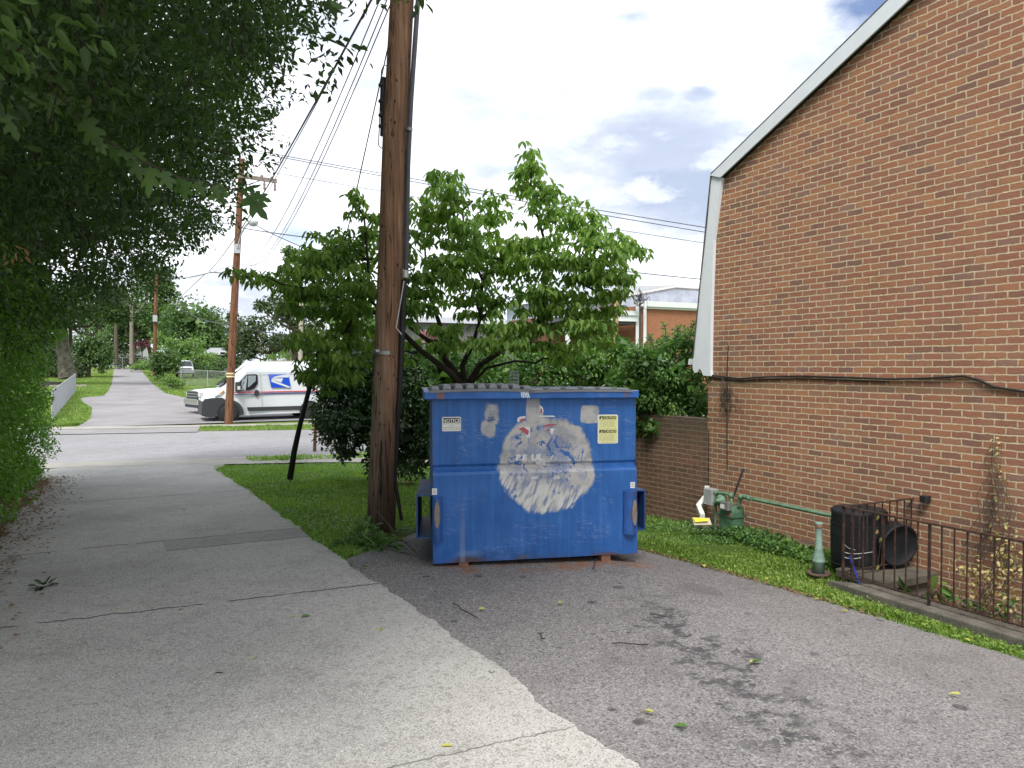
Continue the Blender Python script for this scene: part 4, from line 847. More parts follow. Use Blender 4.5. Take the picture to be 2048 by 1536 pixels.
q = gq(1458, 1030, 6.6); b = MB(); b.lathe([(.022, -.004), (.022, .0)], (GX-.104, q[1], q[2]), 12, 'x'); b.build('red_tag', MATS['sticker_red'], gmt, True)
q = gq(1443, 1001); b = MB(); b.lathe([(.02, -.1), (.03, -.05), (.075, -.03), (.08, 0), (.075, .03), (.02, .05)], tuple(q), 18, 'x'); b.tube([q+[-.02, .04, -.02], q+[-.02, .1, -.05]], .03, 8); b.build('regulator', MATS['pipe_green'], gmt, True)
def gpipe(pxs, r=.02, x=GX): b = MB(); b.tube([gq(*p, x) for p in pxs], r, 8); return b.build('pipe', MATS['pipe_green'], gmt, True)
gpipe([(1430, 1062), (1431, 1030), (1432, 985)], .018); gpipe([(1432, 985), (1452, 987), (1462, 990), (1463, 1010)], .02); gpipe([(1443, 990), (1443, 1000)], .02); gpipe([(1478, 1012), (1480, 995), (1490, 993)], .022); gpipe([(1490, 994), (1505, 998)], .03, GX+.02); gpipe([(1505, 998), (1600, 1018), (1690, 1037)], .021, GX+.04)
for px, py in ((1482, 994), (1497, 996), (1462, 991), (1432, 986)): b = MB(); q = gq(px, py); b.lathe([(.018, -.03), (.034, -.02), (.034, .02), (.018, .03)], tuple(q), 8, 'y'); b.build('fitting', MATS['pipe_green'], gmt, True)
q = gq(1422, 993, 6.85); b = MB(); b.box(q[0]-.06, q[0]+.06, q[1]-.085, q[1]+.085, q[2]-.1, q[2]+.1, .01); tag(b.build('utility_box', MATS['light_metal']), 'small grey metal box on the wall left of the gas meter', 'electrical box')
b = MB(); b.tube([PX(1487, 938, 6.9), PX(1463, 1003, 6.75)], .013, 6); tag(b.build('iron_bar', MATS['black_rubber']), 'thin black bar leaning on the wall behind the gas meter', 'bar')
b = MB(); pts = [PX(1414, 990, 6.95), PX(1397, 1013, 6.8), PX(1405, 1033, 6.6)]
b.tube([pts[0]+[.0, 0, .12], pts[0], pts[1], pts[2]], .043, 4, sm=False); tag(b.build('downspout', plain('spout_white', (.74, .74, .70), .5, .06)), 'white downspout elbow beside the grey box', 'downspout')
q = G(1408, 1060); b = MB(); b.prism([(q[0]-.16, q[1]+.12), (q[0]+.14, q[1]+.14), (q[0]+.16, q[1]-.1), (q[0]-.14, q[1]-.14)], q[2]-.02, q[2]+.07); bevel(b.build('splash_block', plain('block_grey', (.2, .19, .17), .9, .3, 12)), .01)
tag(bpy.data.objects['splash_block'], 'dark stone block under the white downspout', 'block')
q = D(1407, 1041, 9.55); b = MB(); b.thick([q+[-.12, .03, -.05], q+[.08, -.06, -.05], q+[.07, -.03, .03], q+[-.13, .06, .04]], (.02, .05, -.01)); cb = b.build('carton', mat('carton_cream', dict(color=(.66, .56, .42), rough=.7))); tag(cb, 'flattened yellow and cream carton lying under the downspout', 'carton')
b = MB(); b.thick([q+[-.115, .025, -.01], q+[.03, -.045, .0], q+[.05, -.025, .029], q+[-.125, .055, .038]], (-.004, -.008, 0)); b.build('yellow_panel', mat('yellow_print', dict(color=(.8, .68, .04), rough=.6)), cb)
# standpipe + pots
sp = G(1637, 1158); t = thing('vent_standpipe', tuple(sp), 'pale green cast-iron vent pipe with a bulbous base standing by the railing corner', 'pipe')
b = MB(); b.lathe([(.0, -.05), (.058, -.05), (.058, .12), (.063, .125), (.063, .14), (.058, .145), (.056, .17), (.048, .21), (.036, .25), (.036, .26), (.032, .262), (.032, .46)], tuple(sp+[0, 0, .05]), 20); b.build('pipe_body', plain('verdigris', (.18, .27, .225), .65, .2, 14, bump=.001), t, True)
b = MB(); b.lathe([(.034, .46), (.036, .47), (.036, .49), (.031, .5)], tuple(sp+[0, 0, .05]), 20); b.build('rust_collar', MATS['foot_rust'], t, True); b = MB(); b.lathe([(.037, .501), (.037, .52), (.001, .521)], tuple(sp+[0, 0, .05]), 20); b.build('cap', MATS['verdigris'], t, True)
plain('clay', (.12, .075, .06), .9, .25, 12, bump=.002)
def pot(label, q, r, hgt, m='clay'): b = MB(); b.lathe([(r*.7, 0), (r*.85, hgt*.8), (r, hgt*.8), (r*1.03, hgt), (r*.72, hgt), (r*.66, hgt*.6), (.001, hgt*.55)], tuple(q), 20); return tag(b.build('clay_pot', MATS[m]), label, 'pot')
pot('dark clay rim around the foot of the green vent pipe', sp+[0, 0, -.06], .11, .13); q = G(1617, 1113); pot('empty brown clay pot behind the green vent pipe', q, .115, .16)
# areaway
plain('pit_concrete', (.13, .12, .10), .95, .35, 5, bump=.006)
kz = -.32
aw = thing('areaway', (6.05, 4.9, kz), 'weathered concrete coping and sunken areaway beside the house wall under the rusty railing', 'areaway')
b = MB(); b.prism([(5.93, -3), (6.19, -3), (6.19, 4.80), (5.93, 5.10)], kz-.35, kz); o = b.build('coping', MATS['pit_concrete'], aw, True); bevel(o, .012)
b = MB(); b.box(5.95, 6.17, -3, 4.78, -1.9, kz-.351); b.box(6.19, 7.04, 4.78, 4.98, -1.9, kz-.05); b.box(6.0, 7.04, -3.2, 4.9, -1.92, -1.62); b.box(6.19, 7.04, 4.45, 4.779, -1.62, -.62); b.build('retaining_wall', MATS['pit_concrete'], aw, True)
b = MB(); b.box(6.25, 7.03, 4.72, 5.3, kz-.045, kz+.02, .03); b.build('cap_slab', plain('slab_stone', (.10, .09, .07), .95, .3, 6, bump=.005), aw, True)
mat('rust_iron', lambda: (lambda p: dict(color=ramp(noise(p, 22, 5, .7), [(.35, (.022, .018, .018)), (.5, (.05, .028, .022)), (.65, (.11, .05, .03)), (.75, (.03, .024, .022))]), rough=.85, metal=.2, bump=noise(p, 60, 3), bdist=.001))(pos()))
rl = thing('iron_railing', (6.05, 5.02, kz), 'rusty thin iron railing round the sunken areaway by the brick wall', 'railing')
rz_t, rz_b = .377, -.265; b = MB(); b.box(6.035, 6.065, -2.6, 5.035, rz_t-.006, rz_t+.006); b.box(6.035, 7.04, 5.006, 5.034, rz_t-.0062, rz_t+.0058); b.build('top_rail', MATS['rust_iron'], rl, True)
b = MB(); b.box(6.042, 6.058, -2.6, 5.015, rz_b-.005, rz_b+.005); b.build('bottom_rail', MATS['rust_iron'], rl, True); b = MB(); b.box(6.05, 7.04, 5.012, 5.028, rz_b+.02, rz_b+.03); b.build('bottom_rail', MATS['rust_iron'], rl, True)
for i in range(0, 60):
    y = 5.02-.108*i; post = i % 8 == 0; s_ = .0095 if post else .005; rr = random.Random(i); dx = rr.uniform(-.006, .006)
    b = MB(); b.prism([(6.05-s_, y-s_), (6.05+s_, y-s_), (6.05+s_, y+s_), (6.05-s_, y+s_)], kz-.02 if post else rz_b, rz_t-.004); o = b.build('post' if post else 'baluster', MATS['rust_iron'], rl, True)
for i in range(1, 10):
    x = 6.05+.108*i; b = MB(); b.box(x-.005, x+.005, 5.015, 5.025, kz+.03 if i == 1 else rz_b+.02, rz_t-.004); b.build('baluster', MATS['rust_iron'], rl, True)
plain('black_plastic', (.013, .015, .019), .6, .3, 5, spec=.25)
bc = np.array([6.66, 5.34, kz-.08]); t = thing('rain_barrel', tuple(bc), 'upright dark plastic barrel behind the railing corner', 'barrel')
b = MB(); b.lathe([(.22, 0), (.255, .04), (.265, .2), (.27, .45), (.262, .6), (.265, .615), (.265, .64), (.25, .655), (.0, .66)], tuple(bc), 28); b.build('shell', MATS['black_plastic'], t, True)
for z in (.1, .5): b = MB(); b.lathe([(.266, .0), (.272, .008), (.266, .016)], tuple(bc+[0, 0, z]), 28); b.build('ridge', MATS['black_plastic'], t, True)
b = MB(); o = b.lathe([(.16, -.16), (.2, -.14), (.21, 0), (.215, .015), (.205, .028), (.19, .022), (.185, .012), (.08, .008), (.0, .012)], (0, 0, 0), 28, 'y').build('plastic_tub', MATS['black_plastic']); o.scale = (1, -1, 1); o.location = tuple(PX(1797, 1090, 6.78)); o.rotation_euler = (R(8), 0, R(-12)); tag(o, 'round black plastic lid-topped tub tipped on its side against the wall beside the barrel', 'tub')
b = MB(); b.tube([PX(1699, 1112, 6.1), PX(1720, 1172, 6.1)], .011, 6); tag(b.build('blue_stick', mat('blue_plastic', dict(color=(.02, .03, .28), rough=.4))), 'short blue plastic pole leaning inside the railing corner', 'stick')
b = MB()
for i, (a, m_, c) in enumerate((((1689, 1088), (1695, 1098), (1710, 1100)), ((1687, 1103), (1700, 1112), (1745, 1104)), ((1686, 1113), (1702, 1121), (1722, 1115)))):
    A, M_, C_ = PX(*a, 6.15), PX(*m_, 6.2), PX(*c, 6.25); b.tube([A*(1-s_)**2+2*M_*s_*(1-s_)+C_*s_*s_ for s_ in np.linspace(0, 1, 8)], .003, 4)
tag(b.build('looped_string', MATS['sticker_white']), 'thin white cords hanging round the rail corner', 'cord')
b = MB(); q = PX(1849, 998, 7.0); b.box(q[0]-.03, q[0]+.05, q[1]-.04, q[1]+.04, q[2]-.03, q[2]+.03, .01); b.build('wall_bracket', MATS['black_rubber'], rl, True)
# lid in the lawn
q = G(808, 968); b = MB(); b.lathe([(.16, 0), (.17, .02), (.001, .03)], tuple(q), 20); tag(b.build('drain_lid', plain('rust_orange', (.28, .11, .06), .8, .2, 10)), 'rust-coloured round lid in the grass between pole and dumpster', 'lid')
print('p4 ok')
# ================================================================== leaf materials
def leafmat(name, stops, rough=.5, trans=.3, big=1.5, spec=.4):
    def f():
        p = pos(); r = rnd_island(); n = noise(p, big, 3, .6)
        c = ramp(mn(mx(r*.65+(n-.5)*1.1+.17, 0.), 1.), stops)
        tc = mix(1., c, (1.5, 1.75, .7), 'MULTIPLY')
        return dict(color=c, rough=rough, spec=spec, trans=trans, tcol=tc)
    return mat(name, f)
G3 = lambda a, b, c, d: [(0, a), (.35, b), (.7, c), (1, d)]
leafmat('leaf_canopy', G3((0.020, 0.042, 0.011), (0.034, 0.071, 0.017), (0.053, 0.105, 0.023), (0.088, 0.160, 0.035)), .5, .30)
leafmat('leaf_hedge', G3((0.064, 0.149, 0.019), (0.104, 0.224, 0.032), (0.145, 0.287, 0.043), (0.196, 0.351, 0.057)), .45, .28)
leafmat('leaf_dogwood', G3((0.090, 0.173, 0.049), (0.142, 0.241, 0.066), (0.194, 0.304, 0.083), (0.283, 0.386, 0.104)), .7, .42, 1.2, .2)
leafmat('leaf_holly', G3((0.016, 0.041, 0.016), (0.028, 0.063, 0.023), (0.040, 0.086, 0.029), (0.069, 0.127, 0.040)), .35, .18, 1.5, .5)
leafmat('leaf_privet', G3((0.040, 0.098, 0.028), (0.072, 0.158, 0.042), (0.120, 0.225, 0.053), (0.240, 0.360, 0.098)), .4, .28)
leafmat('leaf_lobed', G3((0.068, 0.132, 0.051), (0.109, 0.184, 0.072), (0.150, 0.237, 0.109), (0.204, 0.290, 0.145)), .55, .4)
leafmat('leaf_far', G3((.04, .085, .028), (.065, .125, .038), (.10, .175, .05), (.15, .23, .075)), .6, .25, .25)
leafmat('leaf_far_dark', G3((0.034, 0.063, 0.031), (0.057, 0.092, 0.040), (0.086, 0.127, 0.050), (0.138, 0.161, 0.088)), .6, .2, .3)
leafmat('leaf_far_light', G3((.08, .15, .04), (.12, .21, .055), (.17, .27, .07), (.22, .33, .10)), .6, .25, .3)
leafmat('leaf_pink', G3((.35, .08, .16), (.42, .12, .22), (.3, .2, .2), (.45, .15, .25)), .6, .2, .3)
leafmat('leaf_dry', G3((.45, .33, .16), (.55, .42, .2), (.3, .3, .1), (.62, .5, .3)), .7, .2)
leafmat('leaf_tan', G3((.25, .14, .07), (.34, .2, .1), (.42, .27, .14), (.5, .34, .2)), .8, .1)
leafmat('leaf_brown', G3((.14, .08, .045), (.2, .12, .07), (.25, .16, .09), (.3, .2, .12)), .8, .1)
leafmat('grass_blade', G3((0.099, 0.187, 0.034), (0.165, 0.273, 0.050), (0.248, 0.361, 0.076), (0.347, 0.422, 0.134)), .5, .35, 1.0)
leafmat('lawn_blade', G3((0.136, 0.259, 0.064), (0.204, 0.343, 0.084), (0.297, 0.447, 0.116), (0.434, 0.533, 0.190)), .5, .3, .8)
leafmat('far_blade', G3((.12, .2, .045), (.17, .26, .06), (.22, .32, .08), (.3, .34, .13)), .6, .3, .4)
plain('bark_dark', (.045, .035, .028), .95, .35, 12, bump=.008); plain('bark', (.11, .09, .07), .95, .35, 8, bump=.01)
LM = MATS

def tree(name, label, cat, base, clumps, L, asp, m, group=None, trunk=None, tr=.12, bark='bark', seed=1, droop=.3, tpl=T_DIA, limbs=6, up=1., shrub=False):
    base = np.array(base, float); t = thing(name, tuple(base), label, cat, group)
    foliage('foliage', clumps, L, asp, m, t, droop, tpl, up, seed)
    cc = np.array(clumps)[:, :3]; ctr = cc.mean(0); b = MB(); r_ = np.random.default_rng(seed)
    top = np.array([base[0]*.6+ctr[0]*.4, base[1]*.6+ctr[1]*.4, base[2]+(ctr[2]-base[2])*(.35 if shrub else .7)])
    b.tube(wig(base-[0, 0, .2], top, 4, .1, seed), list(np.linspace(tr, tr*.65, 5)), 8)
    for i in r_.choice(len(cc), min(limbs, len(cc)), replace=False): b.tube(wig(top-[0, 0, .02], cc[i], 4, .3, seed+int(i)), list(np.linspace(tr*.5, tr*.12, 5)), 5)
    b.build('trunk' if not shrub else 'stems', MATS[bark], t, True); return t
def core(t, blobs, m, seed, k=.62, sz=.5, n=130):
    r_ = np.random.default_rng(seed+500); P = []; S = []
    for c, r3 in blobs:
        r3 = np.array(r3); d = unit(r_.normal(size=(n, 3)))*r_.random((n, 1))**.4; P.append(c+d*r3*k); S.append(np.full(n, sz*min(r3)))
    P = np.concatenate(P); S = np.concatenate(S); leafmesh('inner_foliage', P, r_.normal(size=P.shape), r_.normal(size=P.shape), S, S*.7, m, t, T_DIA)
# ================================================================== left canopy trees and hedge
zk = [-1, 1.8, 2.1, 2.8, 3.5, 4.2, 5.2, 6.5, 9, 12]; xk = [-1.25, -1.3, -1.2, -.05, .75, 1.35, 1.75, 1.9, 1.9, 1.9]
def xedge(z, y): return np.interp(z, zk, xk)+.16*np.sin(y*1.9+z*1.3)+.12*np.sin(y*4.3-z*2.9)
def canopy(label, y0, y1, seed, bx, by):
    r_ = np.random.default_rng(seed); n = int((y1-y0)*(190 if y0 < 5 else 135)); y = r_.uniform(y0, y1, n); z = 2.0+7.2*r_.random(n)**1.25; dep = r_.random(n)**1.5*1.7
    lean = np.clip((z-2)/2.5, 0, 1)
    x = xedge(z, y)-.22-dep; zz = z+dep*.35; s = r_.uniform(.2, .38, n)
    cl = [(x[i], y[i], zz[i], s[i], s[i], s[i]*.7, (60 if y0 < 5 else 46)*(s[i]/.28)**2) for i in range(n)]
    # thin sprays that reach past the mass
    m = int((y1-y0)*26); y = r_.uniform(y0, y1, m); z = r_.uniform(2.8, 8.5, m); x = xedge(z, y)+r_.uniform(-.1, .28, m)
    cl += [(x[i], y[i], z[i]-.05, .16, .14, .09, 14) for i in range(m)]
    t = thing('shade_tree', (bx, by, 0), label, 'tree', 'trees overhanging the left side of the lane')
    foliage('foliage', cl, .056 if y0 < 5 else .078, .46, LM['leaf_canopy'], t, .35, T_OV if y0 < 5 else T_DIA, .8, seed, .5)
    # heavy inner leaves that close the crown
    k = int((y1-y0)*620); y = r_.uniform(y0, y1, k); z = r_.uniform(2.3, 8.6, k); x = xedge(z, y)-r_.uniform(1.7, 3.8, k)
    P = np.stack([x, y, z], 1); leafmesh('inner_foliage', P, r_.normal(size=(k, 3)), r_.normal(size=(k, 3)), .30, .20, LM['leaf_canopy'], t, T_DIA, True)
    b = MB(); tp = np.array([bx+.3, by, 4.2]); b.tube(wig([bx, by, -.3], tp, 5, .1, seed), list(np.linspace(.24, .17, 6)), 10)
    for i in range(14):
        e = np.array([r_.uniform(0, 1.3), r_.uniform(y0, y1), r_.uniform(3.6, 8)]); b.tube(wig(tp-[0, 0, r_.uniform(0, 1.2)], e, 6, .3, seed+i), list(np.linspace(.07, .012, 7)), 6)
    for i in range(26):   # hanging twigs
        e = np.array([r_.uniform(-.8, 1.2), r_.uniform(y0, y1), 0.]); e[2] = np.interp(e[0], xk[2:8], zk[2:8])+.2; b.tube(wig(e+[-.2, .1, 1.1], e, 4, .25, i), .006, 4)
    b.build('trunk', MATS['bark_dark'], t, True)
canopy('nearest overhanging dark tree at the upper left, its sprays reaching toward the thick pole', 1.6, 7.2, 11, -3.2, 4.5)
canopy('middle overhanging dark tree between the nearest canopy and the one by the street', 7.2, 12.2, 12, -3.3, 9.5)
canopy('overhanging dark tree at the street end of the lane', 12.2, 17.0, 13, -3.3, 14.5)
r_ = np.random.default_rng(5); n = 1500; y = r_.uniform(5., 16.9, n); z = r_.uniform(-.35, 2.9, n); dep = r_.random(n)**1.5*.5
x = np.minimum(xedge(np.maximum(z, 0), y), -.9)-.1-dep+.1*np.sin(y*3.1+z*2)-.12*(z < 0); cl = [(x[i], y[i], z[i], .17, .17, .14, 42) for i in range(n)]
hd = thing('hedge', (-1.7, 11, -.2), 'tall bright green clipped hedge edging the left of the lane under the trees', 'hedge')
foliage('foliage', cl, .055, .6, LM['leaf_hedge'], hd, .4, T_DIA, .5, 6)
k = 5000; y = r_.uniform(4.6, 16.7, k); z = r_.uniform(-.4, 3.2, k); leafmesh('inner_foliage', np.stack([np.full(k, -1.85)-r_.random(k)*.8, y, z], 1), r_.normal(size=(k, 3)), r_.normal(size=(k, 3)), .3, .22, LM['leaf_hedge'], hd)
b = MB(); [b.tube(wig([-1.9, yy, -.4], [-1.6+.2*math.sin(yy*3), yy+.3, 2.4], 4, .2, int(yy*7)), [.03, .025, .02, .012, .006], 5) for yy in np.arange(5, 16.8, .5)]; b.build('stems', MATS['bark_dark'], hd, True)
# lobed-leaf branch
half = [(0, 0), (.10, .10), (.06, .30), (.24, .44), (.34, .20), (.50, .40), (.68, .42), (.62, .16), (.80, .16), (1.0, 0)]
pts = half+[(a, -c) for a, c in half[1:-1][::-1]]; Vl = np.array([[a, c, -.12*a*a-.25*abs(c)] for a, c in pts]+[[.42, 0, .04]]); nL = len(pts)
T_LOB = (Vl, np.array([[nL, i, (i+1) % nL] for i in range(nL)]), 3)
br = thing('lobed_leaf_branch', tuple(D(0, 60, 4.3)), 'slender branch with large pale lobed leaves reaching across the dark canopy', 'branch')
bp = [(-40, 20), (60, 120), (130, 205), (200, 275), (280, 320), (350, 352), (430, 372), (505, 388)]; dd_ = [3.8, 3.9, 4., 4.1, 4.2, 4.3, 4.4, 4.5]
bpts = [D(p[0], p[1], q) for p, q in zip(bp, dd_)]; b = MB(); b.tube(bpts, list(np.linspace(.009, .003, 8)), 6); b.build('twig', MATS['bark'], br, True)
LV = [(110, 190, 250, 60, 62), (75, 215, 120, 30, 50), (160, 225, 285, 40, 70), (165, 235, 300, 15, 78), (215, 280, 285, 10, 62), (190, 275, 300, 60, 62), (265, 315, 290, 30, 50), (262, 300, 320, 20, 58), (325, 340, 300, 50, 66), (300, 330, 265, 70, 66), (390, 362, 300, 40, 60), (370, 358, 260, 70, 55), (355, 352, 285, 60, 50), (425, 370, 300, 45, 52), (455, 376, 215, 5, 50), (480, 382, 20, 5, 58), (505, 388, 340, 15, 62), (492, 386, 310, 30, 66), (440, 372, 270, 60, 50), (40, 100, 300, 40, 55), (70, 120, 250, 55, 50), (20, 70, 270, 60, 60), (130, 195, 340, 30, 55), (235, 300, 340, 30, 45), (-10, 215, 270, 30, 60), (15, 225, 290, 30, 60)]
P, A, N_, Ls = [], [], [], []
for i, (px, py, ang, tl, sz) in enumerate(LV):
    d = float(np.interp(px, [p[0] for p in bp], dd_))+.03*((i*7) % 5-2); P.append(D(px, py, d)); a = R(ang); A.append(RT*math.cos(a)+UP*math.sin(a)-FW*.25*math.sin(i)); rr = random.Random(i); N_.append(-FW*1.0+UP*rr.uniform(-.2, .9)+RT*rr.uniform(-.6, .6)); Ls.append(sz/F*d*(.8+.2*math.sin(i*2.3)))
leafmesh('leaves', np.array(P), np.array(A), np.array(N_), np.array(Ls), np.array(Ls)*.78, LM['leaf_lobed'], br, T_LOB)
# a few withered leaves hanging at the left edge
b = MB(); b.tube([D(-20, 482, 5.4), D(30, 480, 5.3), D(95, 484, 5.2)], .003, 4); q = b.build('dead_twig', MATS['bark']); tag(q, 'bare twig with curled dead brown leaves hanging at the left edge', 'twig')
P = np.array([D(px_, py_, 5.2) for px_, py_ in ((6, 492), (12, 505), (18, 520), (30, 490), (33, 505), (28, 515), (48, 498), (50, 512), (46, 524))]); r_ = np.random.default_rng(3); leafmesh('withered_leaf', P, r_.normal(size=(9, 3))*.6+[0, 0, -1.], r_.normal(size=(9, 3)), .06, .022, LM['leaf_tan'], q, T_OV)

# ================================================================== dogwood
def whorls(name, tips, m, parent, L=.105, k=5, droop=.75, seed=2, asp=.5):
    r_ = np.random.default_rng(seed); n = len(tips)*k; tips = np.repeat(tips, k, 0); az = np.tile(np.arange(k)*2*math.pi/k, n//k)+r_.uniform(0, .9, n)+np.repeat(r_.uniform(0, 6, n//k), k)
    o = np.stack([np.cos(az), np.sin(az), np.zeros(n)], 1); A = o*.8+np.array([0, 0, -1])*(droop+r_.normal(size=(n, 1))*.35)
    N_ = o*.75*droop+np.array([0, 0, 1.])+r_.normal(size=(n, 3))*.25; Ls = L*r_.uniform(.7, 1.2, n)
    return leafmesh(name, tips+o*.015+r_.normal(size=(n, 3))*.02, A, N_, Ls, Ls*asp, m, parent, T_OV)
DB = [(1060, 330, 24, 34), (1048, 365, 20, 26), (1082, 400, 42, 28), (1140, 428, 62, 32), (1185, 455, 30, 24), (1210, 485, 55, 34), (1262, 490, 36, 16), (1180, 540, 80, 34), (1240, 545, 34, 26), (1175, 600, 60, 36), (1085, 505, 85, 38), (985, 432, 40, 26), (1000, 520, 80, 42), (905, 395, 32, 36), (868, 368, 16, 22), (858, 440, 52, 46), (880, 540, 85, 50), (955, 600, 85, 40), (1085, 600, 74, 44), (1045, 665, 80, 28), (900, 680, 56, 34), (830, 600, 50, 46), (716, 398, 18, 22), (745, 435, 24, 30), (1000, 690, 60, 26),
      (690, 478, 60, 28), (640, 500, 50, 28), (625, 545, 60, 28), (560, 562, 50, 15), (492, 553, 30, 10), (600, 590, 50, 22), (650, 600, 60, 30), (720, 560, 46, 44), (715, 620, 46, 40), (700, 660, 60, 22), (640, 668, 46, 18), (600, 685, 26, 13), (640, 725, 40, 18), (690, 720, 50, 30), (700, 520, 50, 34), (1160, 655, 50, 30), (1210, 650, 20, 28), (1120, 700, 40, 14), (930, 470, 50, 34), (618, 735, 34, 18), (660, 730, 40, 26), (790, 500, 40, 44), (800, 700, 40, 26), (1225, 590, 26, 24)]
dw = thing('dogwood_tree', tuple(D(930, 880, 10.6)), 'spreading multi-stemmed green dogwood behind the blue dumpster and the thick pole', 'tree')
r_ = np.random.default_rng(21); tips = []; centres = []
for i, (px, py, rx, ry) in enumerate(DB):
    d = np.interp(px, [450, 700, 900, 1300], [9.3, 9.3, 9.8, 9.6])+.5*math.sin(i*2.3); c, r3 = pxclump(px, py, rx, ry, d, .55); centres.append(c); n = int(rx*ry/30)+6
    dd = unit(r_.normal(size=(n, 3)))*(r_.random((n, 1))**(1/2.2)); q = c+(RT*dd[:, :1]*r3[0]+FW*dd[:, 1:2]*min(.6, .3+rx/160)+UP*dd[:, 2:3]*r3[2])
    # settle into flat layers as this species does
    lay = .20; q[:, 2] = np.where(r_.random(n) < .75, np.round((q[:, 2]+.1*np.sin(q[:, 0]*2))/lay)*lay+r_.normal(size=n)*.025, q[:, 2]); tips.append(q)
tips = np.concatenate(tips); whorls('foliage', tips, LM['leaf_dogwood'], dw, .115, 5, .8, 3, .46)
b = MB(); base = D(925, 800, 10.6); base[2] = -.4
st_ = {'a': [(928, 770, 10.6), (905, 735, 10.5), (862, 685, 10.2), (820, 655, 9.9), (790, 610, 9.7)], 'b': [(930, 770, 10.6), (925, 730, 10.5), (945, 690, 10.3), (960, 640, 10.2), (1000, 600, 10.1)], 'c': [(935, 770, 10.6), (960, 730, 10.4), (1020, 690, 10.2), (1075, 650, 10.0), (1110, 600, 9.9), (1150, 560, 9.8)],
      'd': [(925, 770, 10.6), (890, 720, 10.6), (880, 650, 10.4), (855, 580, 10.2), (850, 500, 10.1)], 'e': [(940, 770, 10.6), (975, 735, 10.5), (1030, 722, 10.3), (1072, 726, 10.2)], 'f': [(920, 770, 10.6), (900, 745, 10.3), (840, 700, 9.9), (780, 640, 9.5), (720, 610, 9.4), (640, 580, 9.3)], 'g': [(1075, 650, 10.), (1085, 590, 9.9), (1100, 520, 9.8), (1080, 450, 9.8), (1062, 380, 9.7), (1062, 325, 9.7)], 'h': [(780, 640, 9.5), (740, 600, 9.4), (735, 520, 9.4), (728, 430, 9.5)], 'i': [(960, 640, 10.2), (965, 560, 10.), (930, 480, 10.), (925, 420, 10)], 'j': [(720, 610, 9.4), (690, 665, 9.3), (640, 680, 9.2)]}
SK = []
for k, p in st_.items():
    q = [D(*a) for a in p]; r0 = .048 if k in 'abcdf' else .024; b.tube(q, list(np.linspace(r0, .012, len(q))), 8); SK += q
    if k in 'abcdef': b.tube([base, (base+q[0])/2+[.05*math.sin(ord(k)), 0, 0], q[0]], [.07, .06, r0], 8)
SK = np.array(SK)
for i, c in enumerate(centres):
    j = np.argmin(np.linalg.norm(SK-c, axis=1)+.6*np.maximum(0, SK[:, 2]-c[2])); b.tube(wig(SK[j], c, 4, .3, i), [.018, .015, .012, .008, .005], 5)
    for m_ in range(3): tp = tips[(i*37+m_*11) % len(tips)]
near = np.random.default_rng(9).choice(len(tips), 420, replace=False); ca = np.array(centres)
for j in near:
    c = ca[np.argmin(np.linalg.norm(ca-tips[j], axis=1))]; b.tube([c, (c+tips[j])/2+[0, 0, -.03], tips[j]], [.006, .004, .002], 4, False)
b.build('trunk', MATS['bark_dark'], dw, True)

# ================================================================== shrubs round the dumpster
def shrub(label, blobs, d, L, asp, m, dens, base, seed, name='shrub', dd=.7, rs=.22, stems=10, tpl=T_DIA, droop=.3, k_=None):
    cl = []
    for i, (px, py, rx, ry) in enumerate(blobs):
        c, r3 = pxclump(px, py, rx, ry, d+.25*math.sin(i*1.7), dd); k = max(4, int(r3[0]*r3[2]/(rs*rs)*3.2)); cl += sub(c, r3, k, rs, dens, seed+i)
    t = tree(name, label, 'shrub', base, cl, L, asp, m, None, None, .04, 'bark_dark', seed, droop, tpl, stems, .8, True); core(t, [(*pxclump(b_[0], b_[1], b_[2], b_[3], d+.25*math.sin(i*1.7), dd),) for i, b_ in enumerate(blobs)], m, seed, .62, .5); return t
shrub('big dark glossy shrub behind the thick pole', [(700, 790, 62, 72), (760, 770, 80, 90), (800, 850, 60, 80), (676, 850, 44, 44), (830, 770, 50, 70), (720, 735, 66, 38), (745, 860, 60, 60), (850, 840, 34, 80), (830, 720, 40, 30), (690, 905, 30, 20), (652, 790, 24, 50), (645, 835, 20, 30), (815, 880, 40, 60), (845, 900, 30, 60), (800, 930, 50, 24), (760, 920, 50, 26)], 13.2, .075, .55, LM['leaf_holly'], 80, gp(5.2, 13.6), 31, dd=.8, rs=.24)
shrub('leafy green hedge bushes in the middle behind the dumpster lids', [(1120, 740, 70, 36), (1040, 745, 60, 36), (1180, 720, 50, 36), (980, 750, 60, 40), (1230, 700, 40, 40), (1210, 760, 50, 50), (890, 760, 70, 60), (900, 722, 60, 36), (970, 715, 60, 26), (1060, 708, 60, 26), (1130, 705, 50, 24), (1100, 790, 200, 50)], 13.0, .065, .5, LM['leaf_privet'], 95, gp(7.6, 11.8), 32, dd=.7, rs=.24)
shrub('dense glossy shrub above the garden wall by the white rake board', [(1330, 740, 62, 58), (1300, 800, 50, 50), (1370, 790, 46, 60), (1280, 720, 46, 40), (1350, 690, 45, 26), (1380, 720, 25, 50), (1270, 770, 50, 60), (1290, 850, 30, 30), (1395, 800, 25, 50), (1330, 830, 60, 30)], 11.6, .062, .5, LM['leaf_privet'], 95, gp(8.2, 10.8), 33, dd=.65, rs=.2)
